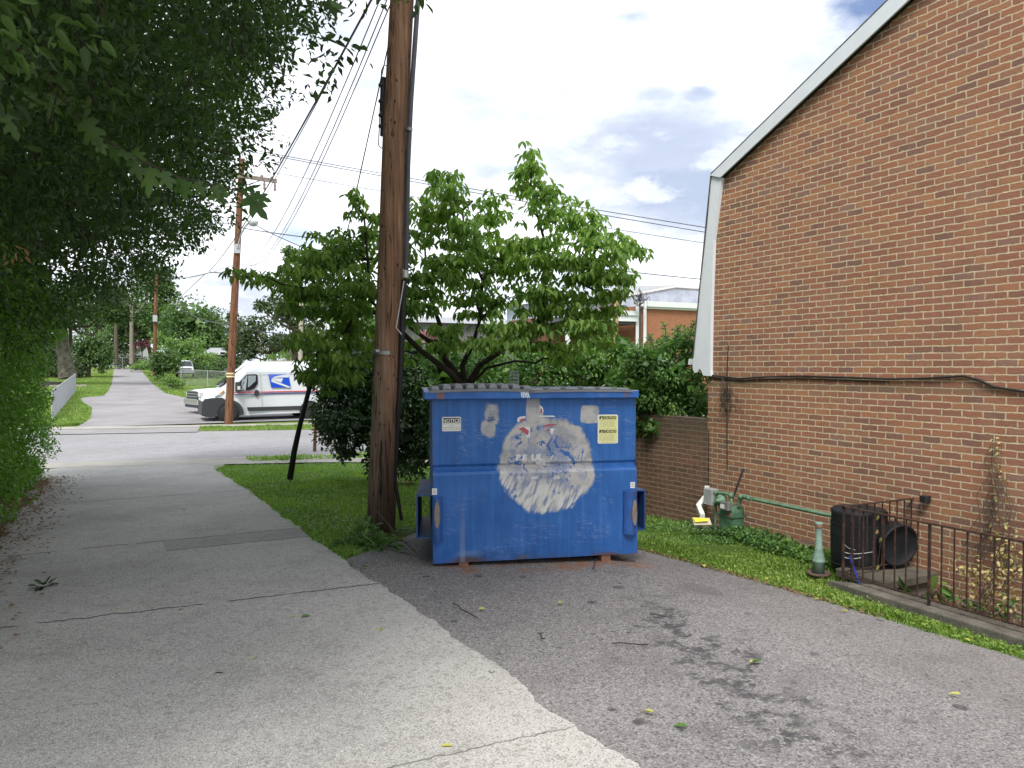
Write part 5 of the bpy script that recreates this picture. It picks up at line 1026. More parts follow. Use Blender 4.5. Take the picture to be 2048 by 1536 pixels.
# upright sprigs on that shrub
sp_ = thing('shrub_shoots', tuple(D(1330, 720, 11.4)), 'upright leafy shoots sticking out of the top of the right-hand shrub', 'shoots'); b = MB(); P, A = [], []
for px, py, qx, qy in ((1336, 710, 1327, 648), (1350, 700, 1356, 655), (1372, 710, 1388, 645), (1310, 720, 1300, 672), (1290, 725, 1262, 690), (1366, 700, 1370, 668)):
    a, c = D(px, py, 11.4), D(qx, qy, 11.3); b.tube(wig(a, c, 4, .1, px), .005, 4)
    for t in np.linspace(.3, 1, 9):
        for s_ in (-1, 1): P.append(a*(1-t)+c*t); A.append(RT*s_+UP*.7+FW*math.sin(t*17))
foliage_ = leafmesh('leaves', np.array(P), np.array(A), np.tile(-FW+UP*.5, (len(P), 1)), .075, .035, LM['leaf_privet'], sp_, T_OV); b.build('stems', MATS['bark_dark'], sp_, True)
# wire-mesh bird feeder post seen over the lids
b = MB(); q = D(1028, 757, 11.2); [b.tube([q+[.07*math.cos(a), .07*math.sin(a), -.4], q+[.07*math.cos(a), .07*math.sin(a), .12]], .004, 4) for a in np.linspace(0, 6.28, 11)]
for z in np.arange(-.3, .13, .05): b.tube([q+[.07*math.cos(a), .07*math.sin(a), z] for a in np.linspace(0, 2*math.pi, 13)], .003, 4, False)
b.tube([q+[0, 0, -2.2], q+[0, 0, -.3]], .02, 6); tag(b.build('mesh_cage', MATS['light_metal']), 'small grey wire mesh cylinder on a post just above the dumpster lids', 'cage')
# ivy and weeds at the wall foot
def ground_leaves(name, label, cat, area, n, L, m, zr, seed, kind=None, asp=.7):
    r_ = np.random.default_rng(seed); X = r_.uniform(area[0], area[1], n); Y = r_.uniform(area[2], area[3], n)
    hmp = zr*(.55+.45*np.sin(X*5+Y*3.1)*np.sin(Y*4.3)); Z = hf(X, Y)+r_.random(n)**.8*np.maximum(hmp, .03)
    o = leafmesh(name, np.stack([X, Y, Z], 1), r_.normal(size=(n, 3))+[0, 0, .1], r_.normal(size=(n, 3))*.5+[-.3, 0, 1.], L*r_.uniform(.6, 1.3, n), L*asp, m, None, T_DIA)
    return tag(o, label, cat, None, kind)
ground_leaves('ivy', 'dark ivy and weeds along the foot of the brick wall', 'ivy', (6.5, 7.02, 5.3, 7.4), 4200, .045, LM['leaf_privet'], .2, 41, 'stuff')
ground_leaves('weeds', 'low green weeds round the gas meter and downspout', 'weeds', (6.2, 7.0, 6.9, 8.4), 3000, .035, LM['leaf_privet'], .10, 42, 'stuff')
ground_leaves('dead_leaves', 'dry brown leaves drifted at the asphalt edge', 'dead leaves', (4.9, 5.4, 4.4, 6.2), 0, .04, LM['leaf_brown'], .02, 43, 'stuff') if False else None
def vine_plant(name, label, cat, blobs, X_, n, L, m, seed, stem='bark', asp=.7):
    r_ = np.random.default_rng(seed); P = []; t = None
    for px, py, rx, ry in blobs:
        c = PX(px, py, X_); sc_ = np.linalg.norm(c-C0)/F; k = int(n*rx*ry/900)+2; dd = unit(r_.normal(size=(k, 3)))*r_.random((k, 1))**.5; P.append(c+dd*[.25*rx*sc_*1.2, rx*sc_, ry*sc_])
    P = np.concatenate(P); P[:, 0] = np.minimum(P[:, 0], 7.03); t = thing(name, tuple(P.min(0)), label, cat)
    leafmesh('leaves', P, r_.normal(size=P.shape)+[0, 0, -.4], r_.normal(size=P.shape)+[-.8, -.3, .6], L*r_.uniform(.6, 1.3, len(P)), L*asp, m, t, T_OV)
    b = MB(); c0 = P.mean(0); c0[2] = P[:, 2].min()-.1
    for j in r_.choice(len(P), min(30, len(P)), replace=False): b.tube(wig(c0+r_.normal(size=3)*[.03, .2, .02], P[j], 4, .25, int(j)), .003, 4)
    b.build('stems', MATS[stem], t, True); return t
vine_plant('dried_vine', 'dried cream-leaved vine tangled behind the railing at the right edge', 'vine', [(1935, 1140, 38, 22), (1985, 1150, 40, 40), (2020, 1110, 30, 50), (2030, 1180, 24, 50), (1960, 1190, 30, 30), (2000, 1210, 30, 30)], 6.75, 34, .042, LM['leaf_dry'], 51)
vine_plant('leafy_plant', 'green broad-leaved plant growing in the sunken areaway', 'plant', [(1825, 1190, 22, 10), (1880, 1175, 22, 20), (1860, 1190, 20, 14)], 6.5, 10, .15, LM['leaf_privet'], 52, asp=.5)
vine_plant('green_creeper', 'green stems and leaves low behind the railing near the right edge', 'plant', [(2010, 1230, 26, 40), (1900, 1190, 26, 30), (1950, 1230, 40, 26)], 6.5, 22, .05, LM['leaf_privet'], 53)
vine_plant('wall_vine', 'thin vine with scattered pale leaves climbing the brick wall at the far right', 'vine', [(1992, 900, 12, 24), (1990, 940, 12, 14), (1988, 1010, 8, 40), (1996, 1070, 12, 30), (2010, 960, 6, 8)], 7.0, 34, .04, LM['leaf_dry'], 54)
vine_plant('dry_vine_knot', 'tangle of dry grey vine stems on the wall below the rake board', 'vine', [(1452, 775, 14, 20), (1448, 800, 12, 30)], 7.02, 0, .02, LM['leaf_brown'], 55)
b = MB(); r_ = np.random.default_rng(66)
for i in range(26): a = PX(1440+r_.random()*28, 752+r_.random()*30, 7.02); c = PX(1438+r_.random()*24, 790+r_.random()*60, 7.025); b.tube(wig(a, c, 5, .35, i), .0025, 4)
b.build('tangle', MATS['bark'], bpy.data.objects['dry_vine_knot'], True)
# hanging dry leaves on the railing
P = np.array([PX(1756, 1030, 6.1), PX(1755, 1058, 6.1), PX(1762, 1074, 6.1), PX(1756, 1130, 6.1)]); b = MB(); b.tube([P[0]+[0, 0, .06], P[0], P[1], P[2], P[3]], .002, 4); q = tag(b.build('hanging_vine', MATS['bark']), 'dry vine strand with pale leaves hanging on the railing in front of the barrel', 'vine'); leafmesh('leaf', P, np.array([[0, .2, -1.]]*4), np.tile(-FW, (4, 1))+.2, .055, .032, LM['leaf_dry'], q, T_OV)
# brush by the pole foot
t = thing('fallen_branch', tuple(gp(2.3, 7.3)), 'cut leafy branch and bare twigs lying at the foot of the thick pole', 'branch'); b = MB()
for pts in ([(752, 1025, 7.8), (800, 1080, 7.3), (845, 1122, 6.9)], [(745, 1085, 7.4), (780, 1075, 7.6), (815, 1090, 7.1)], [(760, 1100, 7.2), (810, 1110, 7.0), (850, 1120, 6.9)], [(700, 1100, 7.2), (740, 1080, 7.3), (760, 1060, 7.4)]): b.tube([D(*p)+[0, 0, .02] for p in pts], [.007, .006, .004], 5)
b.build('twig', MATS['bark'], t, True); P, dd = clump_pts([(*D(725, 1085, 7.35), .18, .22, .14, 190), (*D(760, 1093, 7.2), .2, .15, .08, 130), (*D(700, 1095, 7.25), .14, .14, .08, 90), (*D(735, 1060, 7.6), .12, .14, .1, 60)], np.random.default_rng(4))
P[:, 2] = np.maximum(P[:, 2], hf(P[:, 0], P[:, 1])+.01); leafmesh('leaves', P, dd+[0, 0, -.2], np.random.default_rng(4).normal(size=P.shape)+[0, -.3, 1], .075, .035, LM['leaf_privet'], t, T_OV)
# ================================================================== grass
def grass(name, label, X, Y, hgt, m, seed, w=.006, clip=None):
    r_ = np.random.default_rng(seed); n = len(X); Z = hf(X, Y)-.01; pat = .35+.5*(np.sin(X*3.1+1)*np.sin(Y*2.7)*.5+.5)+.45*(np.sin(X*11+Y*7)*np.sin(Y*13-X*5)*.5+.5); H = hgt*r_.uniform(.5, 1.3, n)*pat
    a = r_.uniform(0, 6.283, n); o = np.stack([np.cos(a), np.sin(a), np.zeros(n)], 1); s = np.stack([-np.sin(a), np.cos(a), np.zeros(n)], 1); b_ = np.stack([X, Y, Z], 1); w = w*r_.uniform(.7, 1.3, (n, 1)); lean = H[:, None]*r_.uniform(.1, .9, (n, 1))
    up = np.array([0, 0, 1.])*H[:, None]; V = np.stack([b_-s*w, b_+s*w, b_+s*w*.7+o*lean*.4+up*.6, b_+o*lean+up, b_-s*w*.7+o*lean*.4+up*.6], 1).reshape(-1, 3)
    Fa = np.arange(n)[:, None]*5+np.arange(5)[None]; return tag(npmesh(name, V, Fa, 5, m), label, 'grass', None, 'stuff')
r_ = np.random.default_rng(71)
Y = r_.uniform(1.8, 8.2, 52000); lo = np.array([asr(v) for v in Y]); hi = np.where(Y < 5.0, 5.95, 6.75); X = lo+(hi-lo)*r_.random(len(Y))-.02*r_.random(len(Y)); k = (r_.random(len(Y)) < (hi-lo)/2.2)
grass('grass', 'bright green grass strip between the asphalt and the brick wall', X[k], Y[k], .055, LM['grass_blade'], 72, .0045)
n = 130000; Y = 6.8+(19.0-6.8)*r_.random(n)**1.25; X = 1.74+r_.random(n)**1.1*6.; px0 = 1.70+np.maximum(Y-6.6, 0)*1.05; ok = (~((Y < 8.25) & (X > px0) & (X < 4.6))) & (Y < 19.06-(X+1.55)*.36-.1); bald = (np.hypot(X-2.5, Y-7.7) > .3)
grass('grass', 'shaded lawn between the lane and the dark shrub', X[ok & bald], Y[ok & bald], .05, LM['lawn_blade'], 73, .006)
n = 16000; X = 2.7+r_.random(n)*20; ya = 31.9-.336*(X+1.55); yb = 33.2-.2*(X+1.55); Y = ya+(yb-ya)*r_.random(n); grass('grass', 'light green verge grass around the foot of the streetlight pole', X, Y, .1, LM['far_blade'], 74, .02)
n = 3500; X = 1.9+r_.random(n)*6; Y = 20.15-.22*(X+1.55)+.1-.9*r_.random(n)*(X > 2.6); Y = Y-.35; grass('grass', 'ragged grass tufts along the near street edge', X[X > 2.6], Y[X > 2.6], .12, LM['lawn_blade'], 75, .012)
n = 60000; Y = 35.5+r_.random(n)**1.6*70; X = np.array([fl(v) for v in Y])-r_.random(n)**1.2*9; ok = X < -.9; grass('grass', 'sunlit far lawn left of the distant lane', X[ok], Y[ok], .09, LM['far_blade'], 76, .025)
n = 26000; Y = 46+r_.random(n)**1.4*60; X = np.array([fr(v) for v in Y])+r_.random(n)*8; grass('grass', 'far grass right of the distant lane', X, Y, .12, LM['far_blade'], 77, .03)
r_ = np.random.default_rng(81); n = 9000; Y = 6.9+11*r_.random(n)**1.3; X = 1.78+r_.random(n)**1.1*5.5; px0 = 1.70+np.maximum(Y-6.6, 0)*1.05; ok = (~((Y < 8.25) & (X > px0) & (X < 4.6))) & (np.sin(X*2.3+1)*np.sin(Y*1.9) > -.2)
X, Y = X[ok], Y[ok]; tag(leafmesh('clover', np.stack([X, Y, hf(X, Y)+.02+.03*r_.random(len(X))], 1), r_.normal(size=(len(X), 3))*[1, 1, .2], r_.normal(size=(len(X), 3))*.3+[0, 0, 1], .035, .03, LM['leaf_privet'], None), 'clover and broad weeds scattered through the lawn', 'clover', None, 'stuff')
n = 1700; Y = r_.uniform(2.2, 8.2, n); lo = np.array([asr(v) for v in Y]); X = lo-.05+(np.where(Y < 5, 5.95, 6.7)-lo+.03)*r_.random(n)**1.3; X2, Y2 = X, Y
tag(leafmesh('clover', np.stack([X, Y, hf(X, Y)+.02+.03*r_.random(n)], 1), r_.normal(size=(n, 3))*[1, 1, .3], r_.normal(size=(n, 3))*.35+[0, 0, 1], .03, .022, LM['grass_blade'], None), 'clover and weeds in the grass strip by the wall', 'clover', None, 'stuff')
n = 6000; Y = 6.6+12*r_.random(n); X = np.array([ledge(v) for v in Y])+r_.normal(size=n)*.035; grass('grass', 'ragged grass spilling over the edge of the concrete lane', X, Y, .045, LM['lawn_blade'], 82, .006)
n = 2600; Y = r_.uniform(2., 7., n); X = np.array([asr(v) for v in Y])-.03+r_.normal(size=n)*.03; grass('grass', 'ragged grass spilling over the edge of the asphalt', X, Y, .04, LM['grass_blade'], 83, .005)
# fallen leaves and twigs
ylw = leafmat('leaf_yellow', G3((.45, .38, .06), (.5, .42, .1), (.4, .42, .1), (.55, .5, .2)), .7, .1)
def one_leaf(px, py, L, m, label, rot, mesh=None):
    q = G(px, py)+[0, 0, .03]; me = bpy.data.objects.new('fallen_leaf', mesh); COL.objects.link(me); me.location = q; me.rotation_euler = (.15*math.sin(px), .15*math.cos(py), rot); me.scale = (L, L, L); return tag(me, label[0], 'leaf', label[1])
def leafme(m, nm):
    o = leafmesh(nm, np.zeros((1, 3)), np.array([[1., 0, 0]]), np.array([[0, 0, 1.]]), 1., .55, m, None, T_OV); me = o.data; bpy.data.objects.remove(o); return me
my, mg, mb_ = leafme(LM['leaf_yellow'], 'yellow_leaf'), leafme(LM['leaf_privet'], 'green_leaf'), leafme(LM['leaf_brown'], 'brown_leaf')
YL = [(340, 1050), (296, 1045), (372, 1023), (590, 1165), (270, 1068), (578, 1243), (712, 1445), (905, 1505), (763, 1265), (85, 1345), (500, 1330), (232, 1230), (350, 1232), (180, 1100)]
for i, (px, py) in enumerate(YL): one_leaf(px, py, .045+.02*((i*7) % 3)/2, None, ('small yellow leaf lying on the concrete lane', 'small yellow leaves on the concrete lane'), i*1.3, my)
for i, (px, py) in enumerate([(957, 1227), (1308, 1437), (1120, 1210), (1500, 1335), (1922, 1400), (1405, 1135), (1468, 1140), (1697, 1230), (1930, 1285), (1530, 1165), (1640, 1205)]): one_leaf(px, py, .06 if i != 5 else .09, None, ('small pale leaf lying on the asphalt', 'small pale leaves on the asphalt'), i*2.1, my)
for i, (px, py) in enumerate([(1505, 1335), (983, 1357), (1375, 1465), (620, 1240), (705, 1130), (722, 1140), (355, 1230)]): one_leaf(px, py, .07, None, ('fallen green leaf on the paving', 'fallen green leaves on the paving'), i*1.1, mg)
t = thing('leaf_clump', tuple(G(87, 1185)), 'clump of dark crumpled leaves on the concrete at the left edge', 'leaves'); P, dd = clump_pts([(*(G(87, 1183)+[0, 0, .045]), .06, .05, .02, 14)], np.random.default_rng(8)); leafmesh('leaves', P, dd, dd+[0, 0, 1], .07, .05, LM['leaf_holly'], t, T_OV)
for i, (a, c, lb) in enumerate((((1225, 1296), (1297, 1299), 'thin dark twig lying on the asphalt right of centre'), ((905, 1215), (955, 1245), 'curved dark twig on the asphalt below the dumpster'), ((1300, 1235), (1330, 1242), 'short thick twig beside the oil stain'), ((1075, 1275), (1090, 1287), 'tiny twig on the asphalt'), ((428, 1358), (465, 1356), 'small twig on the concrete lane'), ((1185, 1145), (1195, 1120), 'pale stick under the right front of the dumpster'))):
    A, B_ = G(*a)+[0, 0, .03], G(*c)+[0, 0, .03]; b = MB(); b.tube(wig(A, B_, 4, .15, i), .004, 5); tag(b.build('twig', MATS['bark_dark']), lb, 'twig')
# litter leaves on the left border: uncountable
r_ = np.random.default_rng(91); n = 5000; Y = r_.uniform(3, 17, n); X = -1.15+r_.normal(size=n)*.3-.1; X = np.minimum(X, -.55); k = r_.random(n) < np.clip(1.2-(X+1.3)*1.3, 0.02, 1)
X, Y = X[k], Y[k]; tag(leafmesh('dead_leaves', np.stack([X, Y, hf(X, Y)+.045+.01*r_.random(len(X))], 1), r_.normal(size=(len(X), 3))*[1, 1, .15], r_.normal(size=(len(X), 3))*.25+[0, 0, 1], .045, .03, LM['leaf_brown'], None), 'brown dead leaves scattered along the hedge foot', 'dead leaves', None, 'stuff')
n = 700; Y = r_.uniform(4.0, 6.8, n); X = np.array([asr(v) for v in Y])+r_.normal(size=n)*.035-.02; tag(leafmesh('dead_leaves', np.stack([X, Y, hf(X, Y)+.012+.01*r_.random(n)], 1), r_.normal(size=(n, 3))*[1, 1, .1], r_.normal(size=(n, 3))*.25+[0, 0, 1], .03, .018, LM['leaf_brown'], None), 'dry leaf crumbs along the edge of the asphalt', 'dead leaves', None, 'stuff')
print('p5 ok')
plain('bark_pale', (.22, .19, .16), .95, .25, 3)
# ================================================================== far vegetation
def far_tree(label, blobs, d, L, m, seed, name='broadleaf_tree', tr=.3, dens=26, rs=None, base=None, cat='tree', dd=None, shrub=False, asp=.6, bark='bark', trunk_px=None, kk=3.2, fill=True):
    cl = []
    for i, (px, py, rx, ry) in enumerate(blobs):
        c, r3 = pxclump(px, py, rx, ry, d, dd); s = rs or max(.35, r3[0]*.3); k = max(5, int(r3[0]*r3[2]/(s*s)*kk)); cl += sub(c, r3, k, s, dens, seed+i)
    if base is None:
        px = np.mean([b_[0] for b_ in blobs]); q = D(px, 745, d); base = gp(q[0], q[1])
    t = tree(name, label, cat, base, cl, L, asp, MATS[m], None, None, tr, bark, seed, .3, T_DIA, 8, .8, shrub)
    if fill: core(t, [pxclump(*b_, d, dd) for b_ in blobs], MATS[m], seed, .72, .4, 90)
    return t
far_tree('rounded green tree behind the bushes left of the streetlight pole', [(390, 640, 56, 48), (430, 665, 36, 50), (355, 660, 40, 50), (400, 690, 60, 40)], 105, .42, 'leaf_far', 101, dens=34)
far_tree('tall loose tree behind the far utility pole', [(290, 620, 34, 40), (330, 600, 30, 34), (280, 660, 34, 30), (320, 650, 40, 40), (250, 640, 34, 40), (330, 560, 22, 30), (300, 570, 30, 34)], 115, .42, 'leaf_far', 102, dens=30)
far_tree('hazy tree row closing the end of the lane on the left', [(215, 655, 40, 34), (180, 640, 40, 40), (245, 690, 30, 18)], 122, .45, 'leaf_far_dark', 103, dens=30)
far_tree('dense layered evergreen left of the far lane', [(185, 690, 34, 42), (165, 710, 34, 36), (200, 715, 22, 28), (150, 730, 20, 20)], 80, .26, 'leaf_far', 104, 'evergreen_tree', dens=32)
far_tree('dark low evergreens around the ivy-covered trunk', [(105, 730, 24, 30), (150, 735, 20, 22), (80, 700, 24, 50), (60, 740, 30, 30)], 78, .26, 'leaf_far_dark', 105, 'evergreen_tree', dens=32)
t = far_tree('tall tree with a thick mottled trunk left of the far lane', [(140, 625, 60, 26), (200, 610, 60, 30), (110, 600, 60, 40), (240, 590, 50, 26), (170, 580, 60, 30), (230, 630, 30, 16), (60, 620, 60, 40)], 62, .28, 'leaf_canopy', 106, 'big_tree', tr=.2, dens=34, base=D(130, 748, 66))
b = MB(); b.tube([D(136, 756, 64), D(130, 720, 64), D(122, 670, 64), D(117, 600, 64)], [.75, .55, .5, .42], 12); [b.tube(wig(D(119, 620, 64), D(x, y, 62), 4, .2, x), [.2, .15, .1, .07, .03], 6) for x, y in ((180, 590), (70, 590), (220, 610))]; b.build('limb', plain('mottled_bark', (.13, .125, .095), .95, .5, 3, bump=.03), t, True)
far_tree('slim tree beside the lane end with a pale trunk', [(265, 640, 26, 22), (240, 660, 20, 18), (290, 640, 20, 20)], 110, .38, 'leaf_far', 107, 'slim_tree', dens=28)
for px, lb in ((232, 'dark slender bare-stemmed tree, left of the two at the lane end'), (263, 'pale slender bare-stemmed tree, right of the two at the lane end')):
    t = thing('bare_tree', tuple(D(px, 728, 108)), lb, 'tree'); b = MB(); b.tube([D(px, 728, 108), D(px, 640, 108), D(px+2, 560, 108)], [.3, .25, .18], 8); [b.tube(wig(D(px, 640-20*k, 108), D(px+(-1)**k*30, 600-20*k, 108), 4, .2, px+k), [.14, .1, .07, .05, .03], 5) for k in range(3)]; b.build('trunk', MATS['bark' if px < 250 else 'bark_pale'], t, True)
far_tree('dark clipped hedge closing the end of the lane', [(235, 720, 26, 16), (262, 722, 26, 14)], 118, .3, 'leaf_far_dark', 108, 'end_hedge', cat='hedge', shrub=True, tr=.1, dens=40)
far_tree('reddish-green bush right of the far lane below the far pole', [(325, 722, 26, 26), (315, 735, 20, 20), (345, 725, 20, 22)], 72, .2, 'leaf_far', 109, 'bush', cat='bush', shrub=True, tr=.06, dens=34)
far_tree('large pale green arching shrub behind the chain-link fence', [(345, 690, 34, 20), (385, 700, 36, 24), (320, 680, 18, 16), (410, 720, 30, 18), (360, 715, 30, 20)], 84, .26, 'leaf_far_light', 110, 'large_shrub', cat='bush', shrub=True, tr=.08, dens=34)
far_tree('light green grassy bush at the corner of the parking area', [(345, 762, 18, 14), (352, 768, 22, 12), (337, 768, 12, 10)], 58, .16, 'leaf_far_light', 111, 'bush', cat='bush', shrub=True, tr=.04, dens=34, asp=.3)
far_tree('low dark shrubs between the distant car and the streetlight pole', [(405, 740, 22, 14), (430, 745, 24, 14), (375, 735, 16, 10), (440, 725, 20, 12)], 80, .2, 'leaf_far', 112, 'bush', cat='bush', shrub=True, tr=.05, dens=30)
far_tree('low green plants beside the lane end', [(290, 728, 16, 8), (280, 733, 18, 5), (268, 735, 14, 4)], 98, .22, 'leaf_far_light', 113, 'low_plants', cat='plant', shrub=True, tr=.04, dens=26)
far_tree('pink flowering tree beside the white house at the lane end', [(278, 690, 14, 8), (292, 684, 8, 6)], 112, .3, 'leaf_pink', 114, 'flowering_tree', dens=18, tr=.1)
far_tree('narrow dark conifer right behind the streetlight pole', [(468, 660, 12, 40), (470, 700, 18, 36), (466, 625, 6, 20)], 88, .28, 'leaf_far_dark', 115, 'conifer_tree', dens=34)
far_tree('wide mixed tree behind the mail van', [(560, 620, 44, 36), (600, 600, 50, 44), (640, 620, 50, 50), (525, 610, 16, 14)], 68, .28, 'leaf_far_dark', 116, dens=24)
far_tree('brownish thicket left of the wide tree behind the mail van', [(510, 660, 34, 30), (540, 690, 40, 30), (495, 690, 24, 30), (580, 690, 40, 34), (620, 690, 40, 40)], 74, .26, 'leaf_far_dark', 117, 'thicket', cat='thicket', dens=30)
far_tree('pale feathery bush above the mail van roof', [(545, 714, 14, 10), (570, 712, 16, 10)], 60, .14, 'leaf_far_light', 118, 'bush', cat='bush', shrub=True, tr=.04, dens=28)
far_tree('green tree behind the dark shrub, seen beside the pole', [(690, 640, 50, 50), (760, 650, 60, 60), (700, 700, 60, 30)], 30, .13, 'leaf_far', 119, dens=30, rs=.55, dd=2.)
far_tree('red-flowered bush glimpsed right of the thick pole', [(845, 668, 12, 8), (860, 676, 12, 6)], 20, .07, 'leaf_pink', 120, 'flowering_bush', cat='bush', dens=24, rs=.1, tr=.03, base=gp(9.5, 18), shrub=True)
far_tree('distant tree crown behind the near dogwood top left', [(600, 530, 36, 30), (585, 510, 20, 20)], 70, .3, 'leaf_far', 121, dens=22)
# ================================================================== far fences, houses
mesh_ = mat('chain_link', lambda: (lambda p: (lambda x, y, z: dict(color=(.42, .44, .45), rough=.4, metal=.4))(*xyz(p)))(pos()))
def chain_fence(label, A, B_, hgt, step, n, wire_r=.012, group=None, mr=.006):
    A, B_ = np.array(A, float), np.array(B_, float); t = thing('chain_link_fence', tuple(A), label, 'fence', group)
    for i in range(n+1): q = A*(1-i/n)+B_*i/n; b = MB(); b.tube([q-[0, 0, .1], q+[0, 0, hgt+.04]], .03, 6); b.build('fence_post', MATS['light_metal'], t, True)
    b = MB(); b.tube([A+[0, 0, hgt], B_+[0, 0, hgt]], .022, 6); b.build('top_rail', MATS['light_metal'], t, True)
    L = np.linalg.norm(B_-A); u = (B_-A)/L; b = MB(); k = int((L+hgt)/step)
    for i in range(-int(hgt/step), int(L/step)+1):
        for s_ in (1, -1):
            s0 = i*step if s_ > 0 else i*step+hgt; s1 = s0+s_*hgt; z0, z1 = 0., hgt
            def cl_(s): return min(max(s, 0), L)
            a0, a1 = cl_(s0), cl_(s1)
            if a0 == a1: continue
            za = (a0-s0)/(s1-s0)*hgt; zb_ = (a1-s0)/(s1-s0)*hgt; b.tube([A+u*a0+[0, 0, za], A+u*a1+[0, 0, zb_]], mr, 3, False)
    b.build('mesh', mesh_, t, True); return t
q0, q1 = G(110, 840), gp(-2.75, 62); chain_fence('chain-link fence running away along the far lawn on the left', q0+[-.1, 0, 0], q1+[-.1, 0, 0], 1.25, .13, 9, mr=.009)
q0, q1 = D(362, 752, 66), D(466, 752, 60); q0[2] = hf(*q0[:2]); q1[2] = hf(*q1[:2]); chain_fence('chain-link fence behind the parking area', q0, q1+(q1-q0)*.6, 1.3, .2, 3, mr=.006)
q0, q1 = D(178, 728, 112), D(300, 730, 112); q0[2] = q1[2] = .95; chain_fence('distant chain-link fence across the end of the lane', q0+(q1-q0)*.4, q1, 2.0, .5, 4, mr=.01)
b = MB(); q = D(75, 772, 58); r = D(143, 772, 66); b.thick([q+[0, 0, -.4], r+[0, 0, -.4], r+[0, 0, .35], q+[0, 0, .35]], (0, .3, 0)); tag(b.build('low_wall', plain('dark_block', (.12, .11, .10), .9, .2, 2)), 'low dark retaining wall at the foot of the mottled tree', 'wall')
b = MB(); q = D(80, 768, 60); b.box(q[0], q[0]+3.2, q[1]-.6, q[1], q[2]-.25, q[2]-.08); tag(b.build('concrete_slab', MATS['sidewalk']), 'pale concrete slab in front of the low dark wall', 'slab')
for py, lb in ((768, 'nearer'), (764, 'farther')):
    b = MB(); q = G(300, py+8 if py == 768 else py+2); b.box(q[0]-.4, q[0]+4, q[1], q[1]+.5, q[2]-.1, q[2]+.05); tag(b.build('concrete_curb', MATS['sidewalk']), f'{lb} pale concrete driveway strip right of the far lane', 'kerb')
b = MB(); q, r = D(536, 722, 58), D(640, 724, 58); n_ = 40
for i in range(n_): a = q*(1-i/n_)+r*i/n_; b.box(a[0], a[0]+.09, a[1], a[1]+.03, a[2]-1.6, a[2]+.06*(i % 2)+.03)
tag(b.build('wood_fence', MATS['pale_wood']), 'pale wooden board fence just above the mail van roof', 'fence')
def fhouse(label, x0, x1, yb, yt, yr, d, wall, roof, name='house', depth=8., gable=False, wins=(), door=None):
    A, B_ = D(x0, yb, d), D(x1, yb, d); z0 = A[2]-1.5; z1 = D(x0, yt, d)[2]; zr = D(x0, yr, d)[2]; y0 = A[1]
    t = thing(name, (A[0], y0, z0), label, 'house'); b = MB(); X0, X1 = A[0], B_[0]
    if gable: b.prism([(X0, z0), (X1, z0), (X1, z1), ((X0+X1)/2, zr-.1), (X0, z1)], y0, y0+depth, 'y')
    else: b.box(X0, X1, y0, y0+depth, z0, z1)
    b.build('wall', wall, t, True); b = MB()
    if gable:
        xm_ = (X0+X1)/2; o_ = .5; sl_ = (zr-z1)/(xm_-X0)
        for s_ in (-1, 1): xe = X0-o_ if s_ < 0 else X1+o_; ze = z1-o_*sl_; b.prism([(xe, ze), (xm_, zr), (xm_, zr+.15), (xe, ze+.15)][::s_], y0-.4, y0+depth+.4, 'y')
    else: b.add([(X0-.4, y0-.4, z1), (X1+.4, y0-.4, z1), (X1+.4, y0+depth+.4, z1), (X0-.4, y0+depth+.4, z1), (X0+1., y0+depth/2, zr), (X1-1., y0+depth/2, zr)], [(0, 1, 5, 4), (2, 3, 4, 5), (1, 2, 5), (3, 0, 4), (3, 2, 1, 0)])
    b.build('roof', roof, t, True)
    for (a, c, e, g_) in wins:
        P0, P1 = D(a, g_, d), D(c, e, d); b = MB(); b.box(P0[0]-.08, P1[0]+.08, y0-.05, y0-.002, P0[2]-.08, P1[2]+.08); w = b.build('window', MATS['sticker_white'], t, True); b = MB(); b.box(P0[0], P1[0], y0-.07, y0-.052, P0[2], P1[2]); o = b.build('pane', MATS['glass'], w); o.matrix_parent_inverse = w.matrix_world.inverted() if False else Matrix.Identity(4)
    return t
plain('siding_white', (.66, .68, .68), .7, .05); plain('siding_grey', (.13, .125, .12), .8, .15); plain('roof_grey', (.30, .31, .32), .8, .15); plain('roof_pale', (.50, .52, .55), .7, .1)
fhouse('pale house with a grey roof seen past the trunks at the end of the lane', 214, 262, 712, 690, 680, 126, MATS['siding_white'], MATS['roof_pale'], wins=((223, 233, 690, 700),))
fhouse('white-roofed low building right of the slender trunks at the lane end', 268, 316, 712, 704, 686, 128, MATS['roof_pale'], MATS['siding_white'], gable=True)
fhouse('dark grey gabled house behind the streetlight pole', 412, 476, 730, 710, 694, 96, MATS['siding_grey'], MATS['roof_grey'], gable=False, wins=((442, 452, 704, 719), (422, 436, 712, 726)))
fhouse('pale gable end peeking from the trees right of the rounded tree', 418, 446, 690, 664, 655, 118, MATS['siding_grey'], MATS['siding_white'], gable=True)
